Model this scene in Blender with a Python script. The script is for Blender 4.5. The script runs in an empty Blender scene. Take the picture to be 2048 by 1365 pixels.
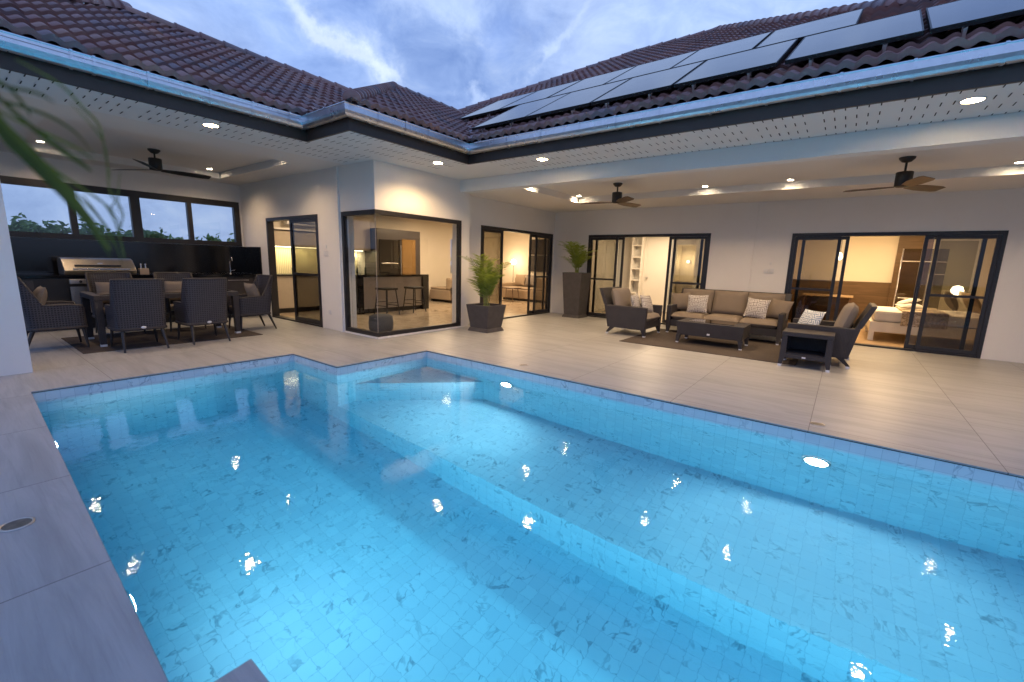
import bpy, bmesh, math, random
from mathutils import Vector, Matrix
from mathutils.geometry import tessellate_polygon
R_ = math.radians
random.seed(7)
scene = bpy.context.scene
COL = scene.collection

# ------------------------------------------------------------------ node helpers
class NT:
    def __init__(s, name):
        s.m = bpy.data.materials.new(name); s.m.use_nodes = True
        s.t = s.m.node_tree; s.t.nodes.clear()
        s.out = s.n('ShaderNodeOutputMaterial')
    def n(s, typ, **kw):
        nd = s.t.nodes.new(typ)
        for k, v in kw.items():
            setattr(nd, k, v)
        return nd
    def l(s, a, b): s.t.links.new(a, b)
    def set(s, nd, key, v):
        if hasattr(v, 'is_output') or isinstance(v, bpy.types.NodeSocket): s.l(v, nd.inputs[key])
        else: nd.inputs[key].default_value = v
    def math(s, op, a, b=0.0, c=None, clamp=False):
        nd = s.n('ShaderNodeMath', operation=op); nd.use_clamp = clamp
        s.set(nd, 0, a); s.set(nd, 1, b)
        if c is not None: s.set(nd, 2, c)
        return nd.outputs[0]
    def vmath(s, op, a, b=(0, 0, 0)):
        nd = s.n('ShaderNodeVectorMath', operation=op)
        s.set(nd, 0, a); s.set(nd, 1, b)
        return nd.outputs[0]
    def uv(s): return s.n('ShaderNodeTexCoord').outputs['UV']
    def obj(s): return s.n('ShaderNodeTexCoord').outputs['Object']
    def mapping(s, v, scale=(1, 1, 1), rot=(0, 0, 0), loc=(0, 0, 0)):
        nd = s.n('ShaderNodeMapping'); s.l(v, nd.inputs[0])
        nd.inputs['Location'].default_value = loc; nd.inputs['Rotation'].default_value = rot
        nd.inputs['Scale'].default_value = scale
        return nd.outputs[0]
    def noise(s, v, scale, detail=4, rough=.5, dist=0.0, out='Fac'):
        nd = s.n('ShaderNodeTexNoise'); s.l(v, nd.inputs['Vector'])
        nd.inputs['Scale'].default_value = scale; nd.inputs['Detail'].default_value = detail
        nd.inputs['Roughness'].default_value = rough; nd.inputs['Distortion'].default_value = dist
        return nd.outputs[out]
    def ramp(s, f, stops, interp='LINEAR'):
        nd = s.n('ShaderNodeValToRGB'); s.l(f, nd.inputs[0]); cr = nd.color_ramp; cr.interpolation = interp
        while len(cr.elements) < len(stops): cr.elements.new(.5)
        for e, (p, c) in zip(cr.elements, stops):
            e.position = p; e.color = (c[0], c[1], c[2], 1) if not isinstance(c, float) else (c, c, c, 1)
        return nd.outputs[0]
    def mix(s, f, a, b, mode='MIX'):
        nd = s.n('ShaderNodeMix'); nd.data_type = 'RGBA'; nd.blend_type = mode
        s.set(nd, 0, f)
        for k, v in ((6, a), (7, b)):
            if isinstance(v, tuple): nd.inputs[k].default_value = (v[0], v[1], v[2], 1)
            else: s.l(v, nd.inputs[k])
        return nd.outputs[2]
    def bump(s, h, strength=.3, dist=.01):
        nd = s.n('ShaderNodeBump'); s.l(h, nd.inputs['Height'])
        nd.inputs['Strength'].default_value = strength; nd.inputs['Distance'].default_value = dist
        return nd.outputs[0]
    def bsdf(s, color=(.5, .5, .5), rough=.5, metal=0.0, spec=.5, normal=None, **kw):
        b = s.n('ShaderNodeBsdfPrincipled')
        if isinstance(color, tuple): b.inputs['Base Color'].default_value = (*color[:3], 1)
        else: s.l(color, b.inputs['Base Color'])
        s.set(b, 'Roughness', rough); s.set(b, 'Metallic', metal); b.inputs['Specular IOR Level'].default_value = spec
        if normal is not None: s.l(normal, b.inputs['Normal'])
        for k, v in kw.items(): b.inputs[k.replace('_', ' ')].default_value = v
        s.l(b.outputs[0], s.out.inputs[0])
        return b

def plain(name, color, rough=.5, metal=0.0, var=.12, scale=6.0, bump=.08, spec=.5):
    t = NT(name); o = t.obj()
    f = t.noise(o, scale, 5, .6)
    dark = tuple(c*(1-var) for c in color); lite = tuple(min(1, c*(1+var)) for c in color)
    c = t.ramp(f, [(.3, dark), (.7, lite)])
    g = t.noise(o, scale*9, 3)
    r = t.math('ADD', t.math('MULTIPLY', g, .15), rough-.07)
    t.bsdf(c, r, metal, spec, t.bump(g, bump, .004))
    return t.m

def emit(name, color, strength):
    t = NT(name); e = t.n('ShaderNodeEmission'); e.inputs[0].default_value = (*color, 1); e.inputs[1].default_value = strength
    t.l(e.outputs[0], t.out.inputs[0]); t.m.cycles.emission_sampling = 'NONE'; return t.m

M = {}
SKY_LOC = (0.3, 0.8, 1.4); SKY_STRENGTH = 1.08
M['white_wall'] = plain('painted_wall', (.80, .775, .75), .75, var=.025, scale=1.2, bump=.12)
M['ceiling'] = plain('painted_ceiling', (.78, .76, .73), .8, var=.02, scale=1.0, bump=.05)
M['soffit'] = plain('soffit_board', (.78, .79, .79), .6, var=.02, scale=1.5, bump=.03)
M['slot'] = plain('slot_shadow_gap', (.015, .017, .022), .9, var=.1)
M['room'] = plain('interior_paint', (.72, .66, .56), .8, var=.03, scale=1.0)
M['room_white'] = plain('interior_white', (.74, .71, .66), .6, var=.03, scale=1.0)
M['fascia'] = plain('fascia_paint', (.052, .036, .028), .5, var=.1, scale=2)
M['frame'] = plain('dark_aluminium', (.018, .017, .02), .38, var=.15, scale=3, bump=.02)
M['black'] = plain('matt_black', (.012, .012, .013), .45, var=.2)
M['black_gloss'] = plain('black_granite', (.006, .006, .007), .12, var=.5, scale=60, bump=0.0)
M['steel'] = plain('brushed_steel', (.62, .58, .54), .3, 1.0, var=.06, scale=30)
M['silver'] = plain('bright_metal', (.75, .75, .77), .18, 1.0, var=.05)
M['rattan_flat'] = None
M['wood'] = None
M['badge'] = plain('badge_metal', (.75, .76, .8), .35, .3, var=.05)

def mat_gutter():
    t = NT('galvanised_steel'); o = t.obj()
    v = t.n('ShaderNodeTexVoronoi'); v.inputs['Scale'].default_value = 26; t.l(o, v.inputs['Vector'])
    sp = t.math('MULTIPLY', t.n('ShaderNodeSeparateColor').outputs[0], 1)
    sc = t.n('ShaderNodeSeparateColor'); t.l(v.outputs['Color'], sc.inputs[0])
    n = t.noise(t.mapping(o, (1, 1, 6)), 3, 4)
    c = t.mix(sc.outputs[0], (.66, .70, .76), (.74, .78, .84))
    c = t.mix(t.math('MULTIPLY', n, .2), c, (.5, .56, .64))
    r = t.math('ADD', t.math('MULTIPLY', sc.outputs[1], .08), .27)
    t.bsdf(c, r, .95, .5, t.bump(n, .015, .01)); return t.m
M['gutter'] = mat_gutter()

def mat_rooftile():
    t = NT('clay_roof_tile'); a = t.n('ShaderNodeAttribute'); a.attribute_name = 'tile_rand'
    o = t.obj()
    base = t.ramp(a.outputs['Fac'], [(0, (.25, .125, .115)), (.22, (.37, .185, .165)), (.4, (.28, .185, .19)), (.58, (.42, .225, .19)), (.78, (.22, .17, .195)), (1, (.46, .245, .19))])
    n = t.noise(o, 1.3, 5, .65); n2 = t.noise(o, 34, 4, .7)
    c = t.mix(t.math('MULTIPLY', t.ramp(n, [(.4, 0.0), (.7, 1.0)]), .35), base, (.12, .095, .09))
    c = t.mix(t.math('MULTIPLY', t.ramp(n2, [(.5, 0.0), (.75, 1.0)]), .35), c, (.3, .21, .18))
    t.bsdf(c, t.math('ADD', t.math('MULTIPLY', n2, .2), .34), 0, .5, t.bump(n2, .25, .004)); return t.m
M['tile'] = mat_rooftile()

def mat_panel():
    t = NT('solar_cell_glass'); u = t.uv()
    sx = t.n('ShaderNodeSeparateXYZ'); t.l(u, sx.inputs[0])
    def line(o, k, w):
        f = t.math('FRACT', t.math('MULTIPLY', o, k)); return t.math('LESS_THAN', t.math('MINIMUM', f, t.math('SUBTRACT', 1.0, f)), w)
    g = t.math('MAXIMUM', line(sx.outputs[0], 6, .012), line(sx.outputs[1], 6, .012))
    n = t.noise(u, 2.5, 4)
    c = t.mix(g, (.006, .008, .016), (.022, .025, .034))
    t.bsdf(c, t.math('ADD', t.math('MULTIPLY', n, .10), .07), 0, .3); return t.m
M['panel'] = mat_panel()

def mat_deck():
    t = NT('porcelain_paving'); o = t.obj()
    b = t.n('ShaderNodeTexBrick'); b.offset = 0.0; b.squash = 1.0
    t.l(t.mapping(o, (1, 1, 1), loc=(.09, .16, 0)), b.inputs['Vector'])
    b.inputs['Scale'].default_value = 1.0; b.inputs['Brick Width'].default_value = 1.17; b.inputs['Row Height'].default_value = 1.17
    b.inputs['Mortar Size'].default_value = .0035; b.inputs['Mortar Smooth'].default_value = .2; b.inputs['Bias'].default_value = 0
    b.inputs['Color1'].default_value = (0, 0, 0, 1); b.inputs['Color2'].default_value = (1, 1, 1, 1); b.inputs['Mortar'].default_value = (.5, .5, .5, 1)
    sp = t.n('ShaderNodeSeparateColor'); t.l(b.outputs['Color'], sp.inputs[0])
    off = t.n('ShaderNodeCombineXYZ'); t.l(t.math('MULTIPLY', sp.outputs[0], 37), off.inputs[0]); t.l(t.math('MULTIPLY', sp.outputs[0], 11), off.inputs[1])
    v = t.vmath('ADD', t.mapping(o, (.55, 4.6, 1)), off.outputs[0])
    n1 = t.noise(v, 1.4, 6, .62, .8); n2 = t.noise(t.mapping(v, (1, 3.2, 1)), 3.2, 5, .6, .3); n3 = t.noise(o, 130, 2)
    c = t.ramp(n1, [(.24, (.25, .256, .265)), (.42, (.315, .322, .332)), (.56, (.375, .382, .392)), (.68, (.33, .337, .347)), (.82, (.27, .276, .285))])
    c = t.mix(t.math('MULTIPLY', t.ramp(n2, [(.5, 0.0), (.72, 1.0)]), .42), c, (.21, .21, .22))
    c = t.mix(t.math('MULTIPLY', n3, .12), c, (.4, .37, .36))
    c = t.mix(t.math('MULTIPLY', b.outputs['Fac'], .85), c, (.09, .08, .085))
    w = t.noise(o, .7, 4)
    rough = t.math('ADD', t.math('MULTIPLY', w, .22), .3)
    t.bsdf(c, rough, 0, .45, t.bump(t.math('SUBTRACT', t.math('MULTIPLY', n3, .2), b.outputs['Fac']), .15, .004)); return t.m
M['deck'] = mat_deck()

def mat_pooltile():
    t = NT('marble_mosaic'); u = t.uv()
    s = .102
    sx = t.n('ShaderNodeSeparateXYZ'); t.l(u, sx.inputs[0])
    # whole sheets of running rows: half step every second row
    row = t.math('FLOOR', t.math('DIVIDE', sx.outputs[1], s))
    px = t.math('DIVIDE', sx.outputs[0], s); py = t.math('DIVIDE', sx.outputs[1], s)
    fx = t.math('FRACT', px); fy = t.math('FRACT', py)
    ex = t.math('MINIMUM', fx, t.math('SUBTRACT', 1.0, fx)); ey = t.math('MINIMUM', fy, t.math('SUBTRACT', 1.0, fy))
    grout = t.math('SUBTRACT', 1.0, t.math('DIVIDE', t.math('MINIMUM', ex, ey), .028), clamp=True)
    cell = t.n('ShaderNodeCombineXYZ'); t.l(t.math('FLOOR', px), cell.inputs[0]); t.l(row, cell.inputs[1])
    wn = t.n('ShaderNodeTexWhiteNoise'); wn.noise_dimensions = '3D'; t.l(cell.outputs[0], wn.inputs['Vector'])
    v = t.vmath('ADD', u, t.vmath('MULTIPLY', wn.outputs['Color'], (9, 9, 9)))
    rt = t.n('ShaderNodeVectorRotate'); rt.rotation_type = 'Z_AXIS'; t.l(v, rt.inputs['Vector']); t.l(t.math('MULTIPLY', wn.outputs['Value'], 6.28), rt.inputs['Angle'])
    n = t.noise(t.mapping(rt.outputs[0], (1, .38, 1)), 9.5, 3, .5, .5)
    vein = t.math('SUBTRACT', 1.0, t.math('DIVIDE', t.math('ABSOLUTE', t.math('SUBTRACT', n, .5)), .035), clamp=True)
    sel = t.math('GREATER_THAN', wn.outputs['Value'], .38)
    soft = t.noise(v, 3.0, 3, .5)
    vein = t.math('MULTIPLY', t.math('MULTIPLY', vein, sel), t.ramp(soft, [(.42, 0.0), (.62, 1.0)]))
    c = t.mix(wn.outputs['Value'], (.66, .69, .73), (.74, .76, .79))
    c = t.mix(t.math('MULTIPLY', vein, .7), c, (.16, .2, .26))
    c = t.mix(t.math('MULTIPLY', grout, .5), c, (.28, .33, .39))
    t.bsdf(c, .5, 0, .08, t.bump(t.math('SUBTRACT', 1.0, grout), .2, .002)); return t.m
M['mosaic'] = mat_pooltile()

def mat_water():
    t = NT('pool_water')
    o = t.obj()
    n1 = t.noise(o, 6.0, 1, .4); n2 = t.noise(o, 30, 1, .4); n3 = t.noise(o, 1.3, 1)
    h = t.math('ADD', t.math('ADD', t.math('MULTIPLY', n1, .20), t.math('MULTIPLY', n2, .088)), t.math('MULTIPLY', n3, .3))
    g = t.n('ShaderNodeBsdfGlass'); g.inputs['IOR'].default_value = 1.333; g.inputs['Roughness'].default_value = 0.0
    g.inputs['Color'].default_value = (1, 1, 1, 1)
    t.l(t.bump(h, 1.0, WATER_BUMP), g.inputs['Normal'])
    t.l(g.outputs[0], t.out.inputs['Surface'])
    a = t.n('ShaderNodeVolumeAbsorption'); a.inputs['Color'].default_value = WATER_COL; a.inputs['Density'].default_value = WATER_DENS
    t.l(a.outputs[0], t.out.inputs['Volume'])
    return t.m
WATER_BUMP = .006
WATER_COL = (.03, .73, .88, 1); WATER_DENS = .50
M['water'] = mat_water()

def mat_glass(name='window_glass', tint=(.93, .95, .96), refl=1.0):
    t = NT(name)
    tr = t.n('ShaderNodeBsdfTransparent'); tr.inputs[0].default_value = (*tint, 1)
    gl = t.n('ShaderNodeBsdfGlossy'); gl.inputs['Roughness'].default_value = .01
    lw = t.n('ShaderNodeLayerWeight'); lw.inputs[0].default_value = .5
    fr = t.math('ADD', t.math('MULTIPLY', t.math('POWER', lw.outputs['Facing'], 5.0), .9), .035)
    mx = t.n('ShaderNodeMixShader'); t.l(t.math('MULTIPLY', fr, refl, clamp=True), mx.inputs[0])
    t.l(tr.outputs[0], mx.inputs[1]); t.l(gl.outputs[0], mx.inputs[2]); t.l(mx.outputs[0], t.out.inputs[0]); return t.m
M['glass'] = mat_glass()
M['screen'] = mat_glass('tinted_screen_glass', (.62, .60, .56))

def mat_weave():
    t = NT('woven_rattan'); u = t.uv(); k = 34.0
    sx = t.n('ShaderNodeSeparateXYZ'); t.l(u, sx.inputs[0])
    fx = t.math('FRACT', t.math('MULTIPLY', sx.outputs[0], k)); fy = t.math('FRACT', t.math('MULTIPLY', sx.outputs[1], k))
    dx = t.math('ABSOLUTE', t.math('SUBTRACT', fx, .5)); dy = t.math('ABSOLUTE', t.math('SUBTRACT', fy, .5))
    hole = t.math('MULTIPLY', t.math('LESS_THAN', dx, .29), t.math('LESS_THAN', dy, .29))
    n = t.noise(u, 60, 2)
    c = t.mix(n, (.03, .03, .042), (.072, .07, .088))
    c = t.mix(hole, c, (.012, .012, .016))
    h = t.math('SUBTRACT', t.math('MAXIMUM', dx, dy), t.math('MULTIPLY', hole, .6))
    t.bsdf(c, .5, 0, .4, t.bump(h, .6, .006)); return t.m
M['weave'] = mat_weave()

def mat_fineweave(name, a, b, k=110., rough=.6):
    t = NT(name); u = t.uv()
    w1 = t.n('ShaderNodeTexWave'); w1.bands_direction = 'X'; w1.inputs['Scale'].default_value = k/6.28; t.l(u, w1.inputs[0])
    w2 = t.n('ShaderNodeTexWave'); w2.bands_direction = 'Y'; w2.inputs['Scale'].default_value = k/6.28; t.l(u, w2.inputs[0])
    m = t.math('MULTIPLY', w1.outputs['Fac'], w2.outputs['Fac']); n = t.noise(u, 5, 4, .6)
    c = t.mix(t.math('MULTIPLY', t.math('ADD', m, n), .55), a, b)
    t.bsdf(c, rough, 0, .35, t.bump(m, .35, .003)); return t.m
M['rattan'] = mat_fineweave('fine_rattan', (.024, .022, .026), (.058, .054, .06))
M['taupe'] = mat_fineweave('taupe_cushion', (.17, .138, .108), (.25, .205, .165), 300, .9)
M['greycush'] = mat_fineweave('grey_cushion', (.2, .17, .145), (.28, .24, .21), 300, .9)
M['rug'] = mat_fineweave('flat_woven_rug', (.04, .032, .03), (.095, .078, .07), 160, .95)
M['sofa_in'] = mat_fineweave('beige_upholstery', (.3, .23, .16), (.42, .33, .24), 200, .9)
M['linen'] = mat_fineweave('bed_linen', (.68, .65, .6), (.8, .77, .72), 260, .9)
M['throw'] = mat_fineweave('dark_throw', (.05, .04, .035), (.1, .08, .07), 120, .95)

def mat_pattern(name, line, ground, n=17.0, kind='maze'):
    t = NT(name); u = t.uv()
    v = t.mapping(u, (n, n, n), rot=(0, 0, .78 if kind == 'maze' else 0))
    sx = t.n('ShaderNodeSeparateXYZ'); t.l(v, sx.inputs[0])
    cell = t.n('ShaderNodeCombineXYZ'); t.l(t.math('FLOOR', sx.outputs[0]), cell.inputs[0]); t.l(t.math('FLOOR', sx.outputs[1]), cell.inputs[1])
    wn = t.n('ShaderNodeTexWhiteNoise'); t.l(cell.outputs[0], wn.inputs['Vector'])
    r = t.math('GREATER_THAN', wn.outputs['Value'], .5)
    fx = t.math('FRACT', sx.outputs[0]); fy = t.math('FRACT', sx.outputs[1])
    fx2 = t.math('ABSOLUTE', t.math('SUBTRACT', fx, r))
    d1 = t.math('ABSOLUTE', t.math('SUBTRACT', fx2, fy))
    m = t.math('LESS_THAN', t.math('ABSOLUTE', t.math('SUBTRACT', d1, .5)), .26)
    f = t.noise(u, 300, 2)
    c = t.mix(m, ground, line); c = t.mix(t.math('MULTIPLY', f, .25), c, (.3, .3, .32))
    t.bsdf(c, .9, 0, .3, t.bump(f, .3, .002)); return t.m
M['pat_blue'] = mat_pattern('blue_fretwork_fabric', (.72, .74, .76), (.16, .24, .36), 28)
M['pat_grey'] = mat_pattern('grey_fretwork_fabric', (.62, .6, .58), (.2, .17, .16), 26)
M['floral'] = None
def mat_floral():
    t = NT('leaf_print_fabric'); u = t.uv()
    n = t.noise(u, 9, 5, .6, 2.5)
    c = t.ramp(n, [(.38, (.62, .54, .42)), (.47, (.5, .4, .28)), (.53, (.12, .09, .06)), (.58, (.58, .48, .34)), (.7, (.3, .22, .14))])
    t.bsdf(c, .9); return t.m
M['floral'] = mat_floral()

def mat_wood(name, a, b, rough=.45, sc=1.0):
    t = NT(name); o = t.uv()
    n = t.noise(t.mapping(o, (1.2*sc, 14*sc, 1)), 2.2, 5, .6, .6)
    c = t.ramp(n, [(.3, a), (.7, b)])
    t.bsdf(c, rough, 0, .4, t.bump(n, .1, .003)); return t.m
M['wood'] = mat_wood('dark_walnut', (.07, .038, .022), (.15, .085, .05))
M['wood_light'] = mat_wood('oak_floor', (.42, .29, .17), (.56, .41, .26), .3, .4)
M['stonefloor'] = None
def mat_marblefloor():
    t = NT('polished_marble_floor'); o = t.obj()
    n = t.noise(o, 1.6, 6, .62, 1.4)
    c = t.ramp(n, [(.3, (.36, .28, .19)), (.48, (.56, .47, .36)), (.56, (.44, .35, .24)), (.7, (.6, .52, .41))])
    t.bsdf(c, .16, 0, .5); return t.m
M['stonefloor'] = mat_marblefloor()
M['cabinet'] = plain('cabinet_taupe', (.42, .36, .28), .35, var=.04)
M['cabinet_dark'] = plain('cabinet_dark', (.05, .042, .04), .3, var=.1)
M['ribbed'] = None
def mat_ribbed():
    t = NT('ribbed_splashback'); o = t.obj()
    w = t.n('ShaderNodeTexWave'); w.bands_direction = 'Y'; w.inputs['Scale'].default_value = 7; t.l(o, w.inputs[0])
    c = t.mix(w.outputs['Fac'], (.5, .44, .28), (.7, .63, .42)); t.bsdf(c, .3, 0, .5, t.bump(w.outputs['Fac'], .4, .01)); return t.m
M['ribbed'] = mat_ribbed()
M['wainscot'] = mat_wood('dark_panelling', (.09, .055, .025), (.15, .09, .045), .45, .5)
M['art'] = plain('doorway_black', (.03, .022, .02), .6, var=.4)  # black of the panels that stand in for the dark doorway
M['planter'] = plain('cast_stone_planter', (.062, .056, .06), .7, var=.18, scale=8, bump=.3)
M['soil'] = plain('potting_soil', (.05, .035, .025), .95, var=.4, scale=40, bump=.8)
M['trim'] = plain('dark_trim', (.035, .034, .038), .5)
M['drain'] = plain('drain_steel', (.2, .19, .18), .35, .9, var=.3, scale=20)
M['grass'] = plain('lawn', (.045, .075, .028), .95, var=.35, scale=3, bump=.6)
M['plastic_white'] = plain('white_plastic', (.72, .72, .72), .4, var=.02)
M['bottle'] = plain('dark_bottle', (.02, .03, .018), .1, var=.2)
M['ceramic'] = plain('pale_crate', (.5, .4, .32), .6, var=.1)
M['bark'] = plain('bark', (.09, .07, .045), .9, var=.35, scale=14, bump=.6)

def mat_leaf(name, a, b, trans=.35):
    t = NT(name)
    at = t.n('ShaderNodeAttribute'); at.attribute_name = 'leaf_rand'
    c = t.mix(at.outputs['Fac'], a, b)
    d = t.n('ShaderNodeBsdfPrincipled'); t.l(c, d.inputs['Base Color']); d.inputs['Roughness'].default_value = .45
    tr = t.n('ShaderNodeBsdfTranslucent'); t.l(c, tr.inputs[0])
    mx = t.n('ShaderNodeMixShader'); mx.inputs[0].default_value = trans
    t.l(d.outputs[0], mx.inputs[1]); t.l(tr.outputs[0], mx.inputs[2]); t.l(mx.outputs[0], t.out.inputs[0]); return t.m
M['palm'] = mat_leaf('palm_leaf', (.08, .15, .02), (.34, .42, .06))
M['palm_stem'] = plain('palm_stem', (.2, .24, .06), .5, var=.25, scale=20)
M['frond'] = mat_leaf('frond_leaf', (.08, .11, .025), (.2, .24, .05), .5)
M['frond_grey'] = mat_leaf('frond_shaded', (.07, .1, .06), (.12, .15, .1), .3)
M['tree_leaf'] = mat_leaf('tree_leaf', (.08, .15, .05), (.24, .36, .09), .3)
M['lamp_warm'] = emit('downlight_diffuser', (1.0, .70, .36), 110.0)
M['lamp_small'] = emit('small_downlight_lens', (1.0, .80, .54), 95.0)
M['lamp_pool'] = emit('pool_lamp_lens', (.86, .97, 1.0), 30.0)
M['lamp_globe'] = emit('globe_glass_lit', (1.0, .8, .5), 9.0)
M['strip'] = emit('cabinet_strip_light', (1.0, .85, .5), 6.0)

# ------------------------------------------------------------------ mesh builder
class MB:
    def __init__(s): s.v = []; s.f = []; s.mi = []; s.smooth = []
    def add(s, vs, fs, mi=0, smooth=False):
        o = len(s.v); s.v += [tuple(v) for v in vs]
        for f in fs: s.f.append([i+o for i in f]); s.mi.append(mi); s.smooth.append(smooth)
        return s
    def box(s, x0, x1, y0, y1, z0, z1, mi=0):
        vs = [(x, y, z) for x in (x0, x1) for y in (y0, y1) for z in (z0, z1)]
        return s.add(vs, [(0, 1, 3, 2), (4, 6, 7, 5), (0, 4, 5, 1), (2, 3, 7, 6), (0, 2, 6, 4), (1, 5, 7, 3)], mi)
    def hexa(s, b, t, mi=0):   # bottom 4 pts, top 4 pts (ccw)
        return s.add(list(b)+list(t), [(3, 2, 1, 0), (4, 5, 6, 7), (0, 1, 5, 4), (1, 2, 6, 5), (2, 3, 7, 6), (3, 0, 4, 7)], mi)
    def cyl(s, p0, p1, r0, r1=None, n=16, mi=0, cap=True, smooth=True):
        r1 = r0 if r1 is None else r1
        p0 = Vector(p0); p1 = Vector(p1); d = (p1-p0).normalized()
        a = d.orthogonal().normalized(); b = d.cross(a)
        vs = []
        for p, r in ((p0, r0), (p1, r1)):
            for i in range(n):
                t = 2*math.pi*i/n; vs.append(p+a*math.cos(t)*r+b*math.sin(t)*r)
        s.add(vs, [(i, (i+1) % n, n+(i+1) % n, n+i) for i in range(n)], mi, smooth)
        if cap: s.add(vs, [tuple(range(n-1, -1, -1)), tuple(range(n, 2*n))], mi)
        return s
    def tube(s, pts, r, n=8, mi=0, r_end=None):
        pts = [Vector(p) for p in pts]; m = len(pts); vs = []
        up = None
        for i, p in enumerate(pts):
            d = (pts[min(i+1, m-1)]-pts[max(i-1, 0)]).normalized()
            if up is None: a = d.orthogonal().normalized()
            else: a = (up-d*up.dot(d)).normalized()
            up = a; b = d.cross(a)
            rr = r if r_end is None else r+(r_end-r)*i/(m-1)
            for k in range(n):
                t = 2*math.pi*k/n; vs.append(p+a*math.cos(t)*rr+b*math.sin(t)*rr)
        fs = [(i*n+k, i*n+(k+1) % n, (i+1)*n+(k+1) % n, (i+1)*n+k) for i in range(m-1) for k in range(n)]
        s.add(vs, fs, mi, True); s.add([vs[k] for k in range(n)], [tuple(range(n-1, -1, -1))], mi)
        s.add(vs[-n:], [tuple(range(n))], mi); return s
    def lathe(s, prof, c=(0, 0, 0), n=24, mi=0, smooth=True):
        vs = []
        for r, z in prof:
            for k in range(n):
                t = 2*math.pi*k/n; vs.append((c[0]+r*math.cos(t), c[1]+r*math.sin(t), c[2]+z))
        fs = [(i*n+k, i*n+(k+1) % n, (i+1)*n+(k+1) % n, (i+1)*n+k) for i in range(len(prof)-1) for k in range(n)]
        return s.add(vs, fs, mi, smooth)
    def disc(s, c, r, n=20, mi=0, down=False):
        vs = [(c[0]+r*math.cos(2*math.pi*k/n), c[1]+r*math.sin(2*math.pi*k/n), c[2]) for k in range(n)]
        return s.add(vs, [tuple(range(n-1, -1, -1)) if down else tuple(range(n))], mi)
    def pillow(s, w, h, t, mat4, mi=0, n=10, p=2.0, pinch=.07, e=.5):
        for side in (1, -1):
            vs = []
            for i in range(n+1):
                for j in range(n+1):
                    u = 2*i/n-1; v = 2*j/n-1
                    u = math.copysign(abs(u)**.8, u); v = math.copysign(abs(v)**.8, v)
                    x = u*w/2*(1-pinch*(1-v*v)); y = v*h/2*(1-pinch*(1-u*u))
                    z = side*(t/2)*((1-abs(u)**p)*(1-abs(v)**p))**e
                    vs.append(mat4 @ Vector((x, y, z)))
            m = n+1
            fs = [(i*m+j, (i+1)*m+j, (i+1)*m+j+1, i*m+j+1) for i in range(n) for j in range(n)]
            if side < 0: fs = [f[::-1] for f in fs]
            s.add(vs, fs, mi, True)
        return s
    def build(s, name, mats, parent=None, bevel=0, uv=True, loc=None, recalc=False, attr=None, weld=False):
        me = bpy.data.meshes.new(name); me.from_pydata(s.v, [], s.f); me.update()
        if not isinstance(mats, (list, tuple)): mats = [mats]
        for m in mats: me.materials.append(m)
        me.polygons.foreach_set('material_index', s.mi); me.polygons.foreach_set('use_smooth', s.smooth)
        if recalc or weld:
            bm = bmesh.new(); bm.from_mesh(me)
            if weld: bmesh.ops.remove_doubles(bm, verts=bm.verts, dist=1e-5)
            if recalc: bmesh.ops.recalc_face_normals(bm, faces=bm.faces)
            bm.to_mesh(me); bm.free()
        if attr:
            a = me.attributes.new(attr[0], 'FLOAT', 'FACE'); a.data.foreach_set('value', attr[1])
        if uv: boxuv(me)
        o = bpy.data.objects.new(name, me); COL.objects.link(o)
        if parent is not None: o.parent = parent
        if loc: o.location = loc
        if bevel:
            b = o.modifiers.new('bevel', 'BEVEL'); b.width = bevel; b.segments = 2; b.limit_method = 'ANGLE'; b.angle_limit = R_(40)
        return o

def boxuv(me):
    uvl = me.uv_layers.new(name='UVMap'); d = uvl.data; vs = me.vertices
    for p in me.polygons:
        n = p.normal; ax = max(range(3), key=lambda i: abs(n[i]))
        for li in p.loop_indices:
            c = vs[me.loops[li].vertex_index].co
            d[li].uv = (c.y, c.z) if ax == 0 else ((c.x, c.z) if ax == 1 else (c.x, c.y))

def thing(name, label, cat, loc=(0, 0, 0), rz=0.0, group=None):
    o = bpy.data.objects.new(name, None); COL.objects.link(o); o.location = loc; o.rotation_euler = (0, 0, rz)
    o.empty_display_size = .2; o['label'] = label; o['category'] = cat
    if group: o['group'] = group
    return o
def tag(o, label, cat, group=None):
    o['label'] = label; o['category'] = cat
    if group: o['group'] = group
    return o
def struct(o, kind='structure'): o['kind'] = kind; return o
def dup(root, loc, rz, label, group=None):
    r = root.copy(); COL.objects.link(r); r.location = loc; r.rotation_euler = (root.rotation_euler[0], root.rotation_euler[1], rz)
    r['label'] = label
    if group: r['group'] = group
    for ch in list(root.children):
        c = ch.copy(); COL.objects.link(c); c.parent = r
        for g in list(ch.children):
            d = g.copy(); COL.objects.link(d); d.parent = c
    return r
def lamp(name, kind, loc, power, color, parent=None, size=.05, spot=None, rot=(0, 0, 0), blend=.6, sy=None, spread=None):
    l = bpy.data.lights.new(name, kind); l.energy = power; l.color = color
    if kind in ('POINT', 'SPOT'): l.shadow_soft_size = size
    if kind == 'SPOT': l.spot_size = spot; l.spot_blend = blend
    if kind == 'AREA':
        l.shape = 'RECTANGLE' if sy else 'DISK'; l.size = size
        if sy: l.size_y = sy
        if spread: l.spread = spread
    l.cycles.use_multiple_importance_sampling = False
    o = bpy.data.objects.new(name, l); COL.objects.link(o); o.location = loc; o.rotation_euler = rot
    if parent is not None: o.parent = parent
    return o

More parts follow.
